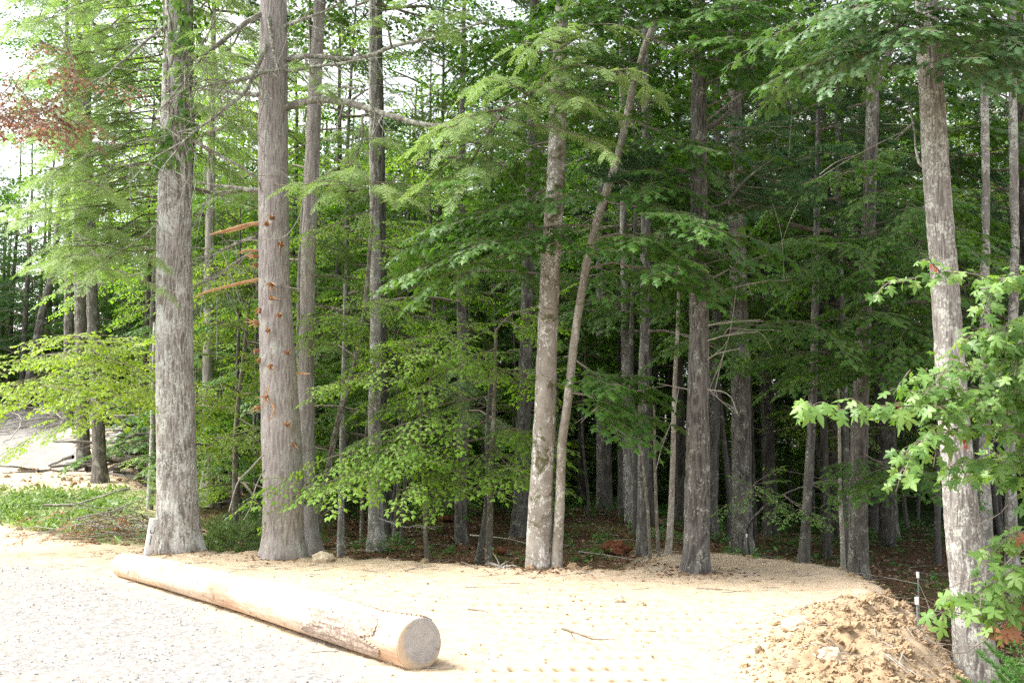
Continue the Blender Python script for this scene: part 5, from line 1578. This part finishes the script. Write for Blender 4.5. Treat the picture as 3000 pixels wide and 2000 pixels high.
for (what, k), L in buckets.items():
    L.sort(key=lambda q: q[0])
    w, g = WHAT[what]
    for i, (px, d, root) in enumerate(L):
        if what in ('road', 'roadpine'):
            where = 'counting towards the vine-clad trunk'
            lab = '%s, %s %s' % (w, ORD[i], where) if len(L) > 1 else w
        elif k == 0:
            lab = '%s by the road side of %s' % (w, LAND[0][0])
            if len(L) > 1: lab = '%s %s' % (ORD[i], lab)
        elif k == len(LAND):
            lab = '%s past %s' % (w, LAND[-1][0])
            if len(L) > 1: lab = '%s %s' % (ORD[i], lab)
        else:
            a = LAND[k - 1][0]
            if len(L) > 1: lab = '%s %s going from %s' % (ORD[i], w, a)
            else: lab = '%s beyond %s' % (w, a)
            if len(lab.split()) > 16: lab = lab.replace(' deep in the forest', '').replace(' on the forest floor', '').replace(' at middle height', '')
        if what == 'distant' and len(L) > 3 and 0 < k < len(LAND):   # nothing in the photo tells these apart
            lab = 'far-off leafy tree between %s and %s' % (LAND[k - 1][0], LAND[k][0])
        elif what == 'distant' and len(L) > 3:
            lab = 'far-off leafy tree %s %s' % (('by the road side of', LAND[0][0]) if k == 0 else ('past', LAND[-1][0]))
        tag(root, lab, None, g)
# ------------------------------------------------------------------ the felled log
def log_():
    A_, B_ = W(962, 1470, 8.45), W(283, 1292, 14.3)
    rA, rB = .205, .155
    A_ = np.array([A_[0], A_[1], rA - .015 + ground_z(A_[0], A_[1])]); B_ = np.array([B_[0], B_[1], rB - .01 + ground_z(B_[0], B_[1])])
    root = thing('felled_log', 'long peeled pale log lying on the clay along the edge of the gravel', 'log', (A_[0], A_[1], 0))
    L = np.linalg.norm(B_ - A_)
    d = (B_ - A_) / L
    s_ = nrm(np.cross(d, [0, 0, 1.0])); u_ = np.cross(s_, d)
    nr, ns = 420, 120
    t = np.linspace(0, 1, nr)[:, None]; th = (np.arange(ns) * 2 * PI / ns)[None]
    th0 = th + 0 * t; S_ = t * L + 0 * th
    rad = rA + (rB - rA) * t
    rad = rad * (1 + .02 * np.sin(t * 9) + .035 * fbm(np.cos(th0) * .9, np.sin(th0) * .9, S_ * .5, 2)) + .002 * pnoise(np.cos(th0) * 9, np.sin(th0) * 9, S_ * 1.3)
    for (kt, ka, kh) in ((.18, 2.4, .02), (.35, 1.2, .014), (.52, 2.8, .018), (.7, 1.9, .014), (.84, 2.6, .018), (.62, .9, .012)):
        rad = rad + kh * np.exp(-((S_ - kt * L) / .06) ** 2 - ((th0 - ka) / .28) ** 2)
    bow = .03 * np.sin(PI * t)
    def pt(r):
        c = A_ + d * (S_[..., None])
        return c + s_ * (np.cos(th0) * r)[..., None] + u_ * (np.sin(th0) * r + bow)[..., None]
    V = pt(rad)
    mb = MB(); mb.add(V.reshape(-1, 3), grid_faces(nr, ns))
    # far end cap
    c = np.arange(ns); o = (nr - 1) * ns
    mb.add(np.vstack([V[-1], V[-1].mean(0)]), np.stack([c, (c + 1) % ns, np.full(ns, ns)], -1))
    m, nt, out = mat_new('peeled_wood')
    cc = nt.nodes.new('ShaderNodeTexCoord')
    vr = nt.nodes.new('ShaderNodeVectorRotate'); vr.rotation_type = 'Z_AXIS'
    vr.inputs['Angle'].default_value = -math.atan2(d[1], d[0])
    nt.links.new(cc.outputs['Object'], vr.inputs['Vector'])
    mp = nt.nodes.new('ShaderNodeMapping'); mp.inputs['Scale'].default_value = (.22, 1, 1)
    nt.links.new(vr.outputs[0], mp.inputs[0])
    n1 = noise(nt, mp.outputs[0], 30, 5, .6, .5); n2 = noise(nt, mp.outputs[0], 4.2, 4, .65); n3 = noise(nt, vr.outputs[0], 11, 4, .7)
    col = ramp(nt, n1, [(.25, (.40, .30, .215)), (.55, (.55, .455, .36)), (.8, (.68, .59, .50))]).outputs[0]
    col = mixc(nt, ramp(nt, n2, [(.48, (0, 0, 0)), (.62, (.8, .8, .8))]).outputs[0], col, (.36, .23, .145))
    col = mixc(nt, ramp(nt, n3, [(.60, (0, 0, 0)), (.67, (.8, .8, .8))]).outputs[0], col, (.17, .10, .07))
    principled(nt, out, col, .8, .2, n1, .35, .006)
    mb.build('peeled_stem', m, root)
    # bark left on: plates near the butt end and a strip along the top
    n_a = fbm(np.cos(th0) * 1.5 + 4, np.sin(th0) * 1.5, S_ * 1.1, 4)
    ang = (th0 + PI) % (2 * PI) - PI
    mask = (np.exp(-((S_ - .75) / .85) ** 4) * np.exp(-((ang - 1.15) / .62) ** 2) + .45 * n_a > .46)
    mask |= (np.exp(-((S_ - 1.0) / .72) ** 4) * np.exp(-((np.abs(ang) - 2.75) / .52) ** 2) + .45 * n_a > .54)
    mask |= (np.exp(-((S_ - 6.4) / 1.3) ** 4) * np.exp(-((ang - 1.0) / .22) ** 2) + .35 * n_a > .5)
    mask |= (np.exp(-((S_ - .85) / .8) ** 4) * np.exp(-((ang + .9) / .6) ** 2) + .4 * n_a > .6)
    thick = .014 + .008 * fbm(np.cos(th0) * 5, np.sin(th0) * 5, S_ * 4, 3)
    Vo = pt(rad + thick); Vi = pt(rad - .004)
    F = grid_faces(nr, ns)
    fm = mask.ravel()[F].all(1)
    f = F[fm]
    nv = nr * ns
    lab = np.arange(nv)
    while True:                                      # one plate of bark per connected patch
        lo = lab[f].min(1)
        new = lab.copy()
        for c4 in range(4): np.minimum.at(new, f[:, c4], lo)
        if (new == lab).all(): break
        lab = new
    VV = np.vstack([Vo.reshape(-1, 3), Vi.reshape(-1, 3)])
    mb_ = plain('loose_bark', (.20, .15, .12), (.46, .38, .32), 26, .95, .1, .9, .02, (1, 1, 1), 6)
    for comp in np.unique(lab[f[:, 0]]):
        g = f[lab[f[:, 0]] == comp]
        if len(g) < 25: continue
        edges = {}
        for q in g:
            for a, b in zip(q, np.roll(q, -1)):
                edges.setdefault((min(a, b), max(a, b)), []).append((a, b))
        side = np.array([(b, a, a + nv, b + nv) for l in edges.values() if len(l) == 1 for a, b in l])
        used = np.unique(np.concatenate([g.ravel(), side.ravel()]))
        rm = np.full(len(VV), -1); rm[used] = np.arange(len(used))
        bm = MB(); bm.add(VV[used], np.vstack([rm[g], rm[side]]))
        bm.build('bark_plate', mb_, root, smooth=False)
    # sawn end
    e = MB()
    R0 = V[0] - V[0].mean(0)
    rings = []
    fr_ = np.array([1.0, .97, .85, .7, .55, .4, .25, .12, .04])
    cen = V[0].mean(0)
    for q in fr_:
        rings.append(cen + R0 * q - d * (.004 + .010 * (1 - q) ** .5 * 0 + (.012 if q < .99 else 0)))
    e.add(np.vstack(rings), grid_faces(len(fr_), ns))
    e.add(np.vstack([rings[-1], rings[-1].mean(0)]), np.stack([c, (c + 1) % ns, np.full(ns, ns)], -1))
    m, nt, out = mat_new('sawn_end')
    tc = nt.nodes.new('ShaderNodeTexCoord')
    sub = nd(nt, 'ShaderNodeVectorMath', _operation='SUBTRACT'); nt.links.new(tc.outputs['Object'], sub.inputs[0]); sub.inputs[1].default_value = tuple(cen - np.array(root.location) + s_ * .03 + u_ * .03)
    ln = nd(nt, 'ShaderNodeVectorMath', _operation='LENGTH'); nt.links.new(sub.outputs[0], ln.inputs[0])
    n0 = noise(nt, tc.outputs['Object'], 7, 3)
    rg = math_n(nt, 'SINE', math_n(nt, 'ADD', math_n(nt, 'MULTIPLY', ln.outputs['Value'], 300.0), math_n(nt, 'MULTIPLY', n0, 22.0)))
    n1 = noise(nt, tc.outputs['Object'], 12, 5, .7); n2 = noise(nt, tc.outputs['Object'], 60, 3, .6)
    col = ramp(nt, n1, [(.3, (.30, .292, .285)), (.6, (.42, .41, .40)), (.8, (.50, .485, .47))]).outputs[0]
    col = mixc(nt, math_n(nt, 'MULTIPLY', math_n(nt, 'ADD', rg, 1.0), .12), col, (.17, .15, .14))
    spot = noise(nt, tc.outputs['Object'], 5.5, 5, .75, 1.2)
    col = mixc(nt, ramp(nt, spot, [(.54, (0, 0, 0)), (.68, (.85, .85, .85))]).outputs[0], col, (.07, .07, .075))
    col = mixc(nt, ramp(nt, ln.outputs['Value'], [(.165, (0, 0, 0)), (.2, (.8, .8, .8))]).outputs[0], col, (.52, .40, .27))
    principled(nt, out, col, .9, .15, n2, .5, .004)
    e.build('sawn_end', m, root)
log_()

# ------------------------------------------------------------------ marker post leaning on the vine-clad trunk
def box(mb, c, ax, half, bev=.012):
    """a box with chamfered long edges, axes given as rows of ax"""
    hx, hy, hz = half
    b = bev
    prof = [(-hx + b, -hy), (hx - b, -hy), (hx, -hy + b), (hx, hy - b), (hx - b, hy), (-hx + b, hy), (-hx, hy - b), (-hx, -hy + b)]
    lv = [(-hz, 1.0), (hz - b * 1.2, 1.0), (hz, .82)]
    V = [c + ax[0] * x * k + ax[1] * y * k + ax[2] * z for z, k in lv for x, y in prof]
    V = np.array(V)
    mb.add(V, grid_faces(3, 8))
    n = len(V)
    for o, rev in ((0, True), (16, False)):
        q = np.arange(8) + o
        cc = V[q].mean(0)
        tri = np.stack([np.arange(8), (np.arange(8) + 1) % 8, np.full(8, 8)], -1)
        mb.add(np.vstack([V[q], cc]), tri[:, ::-1] if rev else tri)
def post():
    b = W(342, 1262, 16.75); t = W(354, 1190, 16.75)
    ax2 = nrm(t - b); fx_ = nrm(np.array([.93, .36, 0])); fx_ = nrm(fx_ - ax2 * (fx_ @ ax2)); fy_ = np.cross(ax2, fx_)
    h = np.linalg.norm(t - b) / 2 + .12
    c = t - ax2 * h
    root = thing('marker_post', 'weathered whitish marker post with dark characters leaning at the foot of the vine-clad trunk', 'post', b)
    ax = np.array([fx_, fy_, ax2])
    mb = MB(); box(mb, c, ax, (.066, .066, h), .016)
    m = plain('weathered_white_wood', (.52, .51, .49), (.70, .69, .67), 20, .9, .15, .4, .006, (1, 1, .25))
    mb.build('post_body', m, root)
    dk = plain('dark_numeral', (.10, .11, .13), (.17, .18, .20), 40)
    face = c - fy_ * .068
    def stroke(pts, r=.007):
        g = MB()
        P = np.array([face + fx_ * x + ax2 * z for x, z in pts])
        tube(g, resample(P, .006), r, 6)
        return g
    up = h - .06
    a = np.linspace(PI, 2 * PI, 12)
    J = [(-.030 + 0 * q, up - .115 + .0 * q) for q in [0]] + [(.030 * math.cos(q), up - .13 + .034 * math.sin(q)) for q in a] + [(.031, up - .06)]
    stroke(J).build('letter', dk, root)
    stroke([(.0, up - .20), (-.002, up - .27), (-.004, up - .345)], .008).build('letter', dk, root)
post()

# ------------------------------------------------------------------ stakes with string
def stake(x, ytop, d, hv, label):
    p = W(x, ytop, d)
    g = ground_z(p[0], p[1])
    b = np.array([p[0], p[1], min(g, p[2] - hv)])
    root = thing('survey_stake', label, 'stake', b)
    mb = MB()
    # a studded steel T-section: web and flange
    w = .009
    hh = (p[2] - b[2]) / 2 + .1
    c = np.array([p[0], p[1], p[2] - hh])
    box(mb, c, np.eye(3), (w, .003, hh), .001)
    box(mb, c + np.array([0, .010, 0]), np.eye(3), (.003, .007, hh), .001)
    mb.build('stake_rod', plain('dull_steel', (.11, .12, .11), (.22, .23, .22), 30, .6, .4), root)
    cp = MB(); box(cp, np.array([p[0], p[1] + .004, p[2] - .03]), np.eye(3), (.016, .014, .038), .004)
    cp.build('white_cap', plain('white_cap', (.74, .74, .73), (.84, .84, .83), 30, .5, .3), root)
    return p, b
p1, b1 = stake(2106, 1372, 10.6, .55, 'white-capped metal stake standing in the clods of the spoil ridge')
p2, b2 = stake(2108, 1314, 13.6, .55, 'dim white-capped metal stake in shade just past the spoil ridge')
p3, b3 = stake(1715 + 0, 1226, 21.5, .5, 'thin stake beside the foot of the bent sapling in shade')
mb = MB()
Q = path([(2108, 1340), (2060, 1330), (1990, 1318), (1940, 1312)], 13.6, 17); tube(mb, resample(Q, .2), .004, 5)
tag(mb.build('string_line', plain('old_string', (.35, .33, .29), (.5, .48, .44), 30), base=Q[0]), 'thin pale string running from the shaded stake into the forest', 'string')
mb = MB()
Q = np.array([p2 - [0, 0, .12], (p2 + p1) / 2 + [.12, 0, -.3], p1 - [0, 0, .42]])
tube(mb, resample(Q, .1), .0025, 5)
tag(mb.build('string_line', M['twig_grey'], base=Q[0]), 'sagging cord strung between the two white-capped stakes', 'string')

# ------------------------------------------------------------------ rocks, clods, root lumps
def rock(name, label, x, y, d, r, k, mat, cat='rock', dz=.3, sc=(1, 1, 1)):
    p = W(x, y, d); p[2] = ground_z(p[0], p[1]) + r * dz
    V, F, _ = STONES[k % 5]
    import bmesh
    bm = bmesh.new()
    vs = [bm.verts.new(v) for v in V]
    for f in F: bm.faces.new([vs[i] for i in f])
    bmesh.ops.subdivide_edges(bm, edges=bm.edges[:], cuts=2, use_grid_fill=True, smooth=.6)
    me = bpy.data.meshes.new(name); bm.to_mesh(me); bm.free()
    co = np.array([v.co[:] for v in me.vertices])
    co = co * (1 + .10 * fbm(co[:, 0] * 3.5 + k, co[:, 1] * 3.5, co[:, 2] * 3.5, 3))[:, None] * r * np.array(sc)
    me.vertices.foreach_set('co', co.astype(np.float32).ravel())
    me.materials.append(mat)
    o = bpy.data.objects.new(name, me); COL.objects.link(o)
    o.location = p; o.rotation_euler = (0, 0, k * 1.3)
    return tag(o, label, cat)
rock('clay_boulder', 'largest tan clod sitting on the pad lip beside the stubbed pine', 742, 1266, 16.0, .17, 0, M['rock'], 'clod')
rock('clay_boulder', 'rounded clod at the pad lip beside the foot of the vine-clad trunk', 620, 1258, 16.9, .11, 1, M['rock'], 'clod', sc=(1.3, 1, .7))
rock('clay_boulder', 'low clod on the pad lip touching the slim leaning trunk', 1315, 1294, 14.9, .085, 2, M['clod'], 'clod')
rock('clay_boulder', 'small round clod alone on the lip beyond the slim leaning trunk', 1347, 1296, 14.85, .055, 3, M['clod'], 'clod')
rock('clay_boulder', 'clod in front of the pale blotched trunk', 1218, 1294, 15.0, .075, 4, M['clod'], 'clod')
rock('pale_rock', 'big flat pale rock bright on the near flank of the spoil ridge', 1830, 1412, 9.6, .16, 1, M['rock'], dz=.1, sc=(1.35, 1, .7))
rock('pale_rock', 'smaller pale rock near the bottom of the spoil ridge', 1905, 1520, 7.9, .11, 2, M['rock'], dz=.25)
rock('pale_rock', 'upright tan rock just below the nearer white-capped stake', 2070, 1440, 9.9, .10, 3, M['clod'], dz=.3, sc=(.7, .7, 1.1))
rock('pale_rock', 'round clod on the crest of the spoil ridge', 2010, 1352, 11.3, .13, 0, M['clod'], 'clod', dz=.3)
rock('pale_rock', 'first of the sunlit clods lying mid-pad in front of the dark trunk', 1420, 1350, 11.9, .075, 4, M['rock'], 'clod', dz=.3)
rock('pale_rock', 'second smaller clod lying beside the sunlit clod mid-pad', 1470, 1358, 11.7, .055, 2, M['rock'], 'clod', dz=.3)
rock('pale_rock', 'tan clod low on the spoil ridge face beside scattered sticks', 1960, 1452, 9.0, .13, 3, M['clod'], 'clod', dz=.2)
rock('rotten_stump', 'red rotten stump lump lying on the shaded leaf litter', 1410, 1256, 21.0, .27, 2, M['root_ball'], 'stump', dz=.5, sc=(1.1, .8, .85))
rock('root_lump', 'torn reddish earth lump at the foot of the tilted stem', 1030, 1178, 27.5, .24, 1, M['root_ball'], 'root lump', dz=.3, sc=(1.6, 1, .6))
rock('root_lump', 'small dark root lump behind the mossy-footed sapling', 1148, 1216, 20.6, .13, 0, M['root_ball'], 'root lump', dz=.5)
def torn_root():
    r = np.random.RandomState(6)
    p = W(1150, 1296, 15.0); p[2] = ground_z(p[0], p[1])
    root = thing('torn_root', 'splayed pale torn root clump on the pad lip with one thin upright prong', 'root', p)
    mb = MB()
    for k in range(16):
        a = r.uniform(0, 6.28); Q = limb_pts(p + r.normal(0, .05, 3) * [1, 1, .2], a, r.uniform(.05, .6), r.uniform(.12, .34), .3, 4, r, .2)
        tube(mb, Q, np.linspace(.018, .004, 4), 5)
    tube(mb, resample(np.array([p, p + [-.05, 0, .12], p + [-.12, 0, .22]]), .04), np.linspace(.014, .003, len(resample(np.array([p, p + [-.05, 0, .12], p + [-.12, 0, .22]]), .04))), 5)
    mb.build('root_mass', M['twig_grey'], root)
torn_root()

# ------------------------------------------------------------------ sticks one can point to, brush, cut logs
def stick(P2, d0, d1, r0, label, mat='twig_grey', lift=.015, seed=0, fork=0, name='fallen_branch', cat='branch', group=None):
    r = np.random.RandomState(seed)
    P = path(P2, d0, d1)
    for q in P: q[2] = max(q[2], ground_z(q[0], q[1]) + lift)
    P = resample(P, .08)
    mb = MB()
    tube(mb, P, np.linspace(r0, r0 * .35, len(P)), 7, 0, .5, True, .25, seed)
    for k in range(fork):
        i = r.randint(1, len(P) - 2)
        d = nrm(P[i + 1] - P[i]); v = nrm(d + r.normal(0, .6, 3) * [1, 1, .3])
        l = r.uniform(.15, .5)
        tube(mb, [P[i], P[i] + v * l * .5, P[i] + v * l + [0, 0, .02]], [r0 * .5, r0 * .35, .003], 5)
    o = mb.build(name, M[mat], base=P[0])
    return tag(o, label, cat, group)
stick([(1290, 1442), (1330, 1455), (1360, 1466), (1412, 1468)], 9.6, 9.2, .012, 'crooked root stick lying alone on the sunlit clay', 'twig', .012, 1, 2)
stick([(1075, 1398), (1110, 1402), (1128, 1408)], 10.9, 10.7, .011, 'short straight stick on the clay above the log end', 'twig', .012, 2)
stick([(930, 1310), (960, 1302), (1000, 1300)], 14.6, 14.4, .010, 'longest dry twig on the clay near the far lip', 'twig', .012, 3, 2)
stick([(1060, 1290), (1090, 1300), (1104, 1308)], 15.4, 15.0, .009, 'short twig at the lip beside the torn root clump', 'twig', .012, 4, 1)
stick([(1600, 1350), (1650, 1352), (1700, 1358)], 12.0, 11.8, .008, 'thin dark twig lying in front of the straight dark trunk', 'twig', .012, 5, 2)
stick([(2010, 1370), (2035, 1385), (2040, 1400)], 11.0, 10.6, .008, 'hooked root sticking from the crest of the spoil ridge', 'twig', .03, 6, 2)
stick([(1900, 1500), (1960, 1530), (2010, 1545)], 8.2, 7.9, .006, 'long thin stick on the lower spoil slope', 'twig', .03, 7, 1)
stick([(2090, 1440), (2120, 1460), (2170, 1490), (2190, 1500)], 9.3, 8.9, .007, 'branched stick below the nearer white-capped stake', 'twig', .04, 8, 3)
stick([(870, 1190), (930, 1210), (960, 1206), (1000, 1215)], 20.3, 19.6, .016, 'bleached forked branch lying on the litter before the twin-toned trunk', 'twig_grey', .05, 9, 4)
stick([(1080, 1228), (1160, 1236), (1230, 1252)], 19.5, 18.5, .014, 'long bare branch lying across the litter towards the dark furrowed trunk', 'twig_grey', .03, 10, 2)
stick([(1330, 1266), (1400, 1275), (1470, 1292)], 17.6, 16.4, .013, 'pale branch on the litter in front of the red stump', 'twig_grey', .03, 11, 2)
stick([(100, 1160), (170, 1158), (230, 1140), (300, 1118)], 22.5, 23.5, .030, 'long bleached branch lying across the weedy slope', 'twig_grey', .14, 12, 6)
stick([(150, 1150), (230, 1165), (330, 1168)], 22.2, 22.8, .016, 'thin grey branch crossing the bleached one on the weedy slope', 'twig_grey', .12, 13, 4)
stick([(790, 1180), (760, 1170), (735, 1185)], 19.5, 19.8, .010, 'thin curved branch beside the foot of the leaning sapling', 'twig_grey', .04, 14, 3)
def brush(name, label, c, n, span, rr, seed, mats, mound=.35, dead=0, cat='brush pile'):
    r = np.random.RandomState(seed)
    root = thing(name, label, cat, (c[0], c[1], ground_z(c[0], c[1])))
    mb = MB(); fo = MB()
    for k in range(n):
        x, y = c[0] + r.normal(0, span[0]), c[1] + r.normal(0, span[1])
        h = mound * math.exp(-((x - c[0]) / span[0] / 1.3) ** 2) * r.uniform(0, 1)
        a = r.choice([0.1, 3.0]) + r.normal(0, .7)
        P = limb_pts((x, y, ground_z(x, y) + .03 + h), a, r.normal(0.03, .18), r.uniform(.5, 1.8) * span[0], .1, 6, r, .12)
        for q in P: q[2] = max(q[2], ground_z(q[0], q[1]) + .02)
        r0 = rr[0] + (rr[1] - rr[0]) * r.uniform() ** 3
        tube(mb, P, np.linspace(r0, r0 * .35, 6), 6, 0, .5, True, .2, k)
        if r.uniform() < dead:
            leaf_along(fo, P, 'dead', r, .3, .5, .9)
    mb.build('branch_heap', mats, root)
    if dead: fo.build('dead_foliage', [M['leaf_dead'], M['twig']], root, smooth=False)
brush('brush_pile', 'tangle of grey sticks with withered brown leaves beside the marker post', (-7.45, 19.9), 120, (.72, .6), (.006, .018), 3, M['twig_grey'], .5, .45)
brush('brush_pile', 'heap of dark logs and limbs at the bottom of the road bank', (-11.6, 31.5), 60, (1.1, .7), (.03, .12), 4, M['bark_far'], 1.1)
brush('brush_pile', 'grey brush strewn over the ridge beyond the gravel road', (-19.5, 45.8), 170, (2.6, .8), (.012, .06), 5, M['twig_grey'], .8)
brush('brush_pile', 'grey roots and limbs on the low end of the ridge past the mossy trunks', (-13.6, 38.5), 70, (1.1, 1.6), (.015, .07), 6, M['twig_grey'], .7)
def cut_log(label, P2, d0, d1, r0, bm='bark_far'):
    P = path(P2, d0, d1)
    for q in P: q[2] = ground_z(q[0], q[1]) + r0 * .8
    Q = resample(P, .15)
    root = thing('cut_log', label, 'log', P[0])
    mb = MB(); tube(mb, Q, r0, 18, 0, .5, False, .12, 3); mb.build('log_bark', M[bm], root)
    e = MB(); d = nrm(Q[0] - Q[1])
    s_ = nrm(np.cross(d, [0, 0, 1.0])); u = np.cross(s_, d); a = np.arange(18) * 2 * PI / 18
    V = Q[0] + d * .01 + (s_ * np.cos(a)[:, None] + u * np.sin(a)[:, None]) * r0 * .96
    c = np.arange(18)
    e.add(np.vstack([V, V.mean(0)]), np.stack([c, (c + 1) % 18, np.full(18, 18)], -1))
    e.build('cut_face', plain('fresh_cut', (.50, .33, .18), (.66, .48, .30), 20), root)
cut_log('short dark log with a pale round cut face behind the stubbed pine', [(556, 1128), (590, 1134), (620, 1136)], 24.5, 26, .14)
cut_log('peeled reddish log on top of the dark heap by the road bank', [(312, 1084), (270, 1082), (230, 1070)], 30.5, 31, .09, 'bark_pine')
# ------------------------------------------------------------------ daylight
SUN_EL, SUN_AZ = R(55), R(-88)            # azimuth from +y towards +x
wd = bpy.data.worlds.new('World'); S.world = wd
wd.use_nodes = True
nt = wd.node_tree; nt.nodes.clear()
out = nt.nodes.new('ShaderNodeOutputWorld'); bg = nt.nodes.new('ShaderNodeBackground')
sky = nt.nodes.new('ShaderNodeTexSky'); sky.sky_type = 'NISHITA'; sky.sun_disc = False
sky.sun_elevation = SUN_EL; sky.sun_rotation = SUN_AZ
sky.air_density = 1.0; sky.dust_density = 3.0; sky.ozone_density = 1.0
# thin bright cloud over the blue
bw = nt.nodes.new('ShaderNodeRGBToBW'); nt.links.new(sky.outputs[0], bw.inputs[0])
cl = mixc(nt, 1.0, bw.outputs[0], (1.0, .985, .955), 'MULTIPLY')
tcw = nt.nodes.new('ShaderNodeTexCoord')
nz = noise(nt, tcw.outputs['Generated'], 2.2, 4, .6)
f = ramp(nt, nz, [(.35, (.66, .66, .66)), (.65, (.95, .95, .95))]).outputs[0]
nt.links.new(mixc(nt, f, sky.outputs[0], cl), bg.inputs[0])
bg.inputs[1].default_value = .15
nt.links.new(bg.outputs[0], out.inputs[0])
sl = bpy.data.objects.new('sun', bpy.data.lights.new('sun', 'SUN')); COL.objects.link(sl)
sl.data.energy = 1.65; sl.data.angle = R(18); sl.data.color = (1, .955, .88)
dv = Vector((math.sin(SUN_AZ) * math.cos(SUN_EL), math.cos(SUN_AZ) * math.cos(SUN_EL), math.sin(SUN_EL)))
sl.rotation_euler = dv.to_track_quat('Z', 'Y').to_euler()
vs = S.view_settings
vs.view_transform = 'Standard'; vs.look = 'None'; vs.gamma = 1; vs.use_curve_mapping = False
vs.exposure = 2.15
S.render.engine = 'CYCLES'
S.cycles.max_bounces = 7; S.cycles.diffuse_bounces = 4; S.cycles.transmission_bounces = 4; S.cycles.glossy_bounces = 2
S.cycles.use_denoising = False
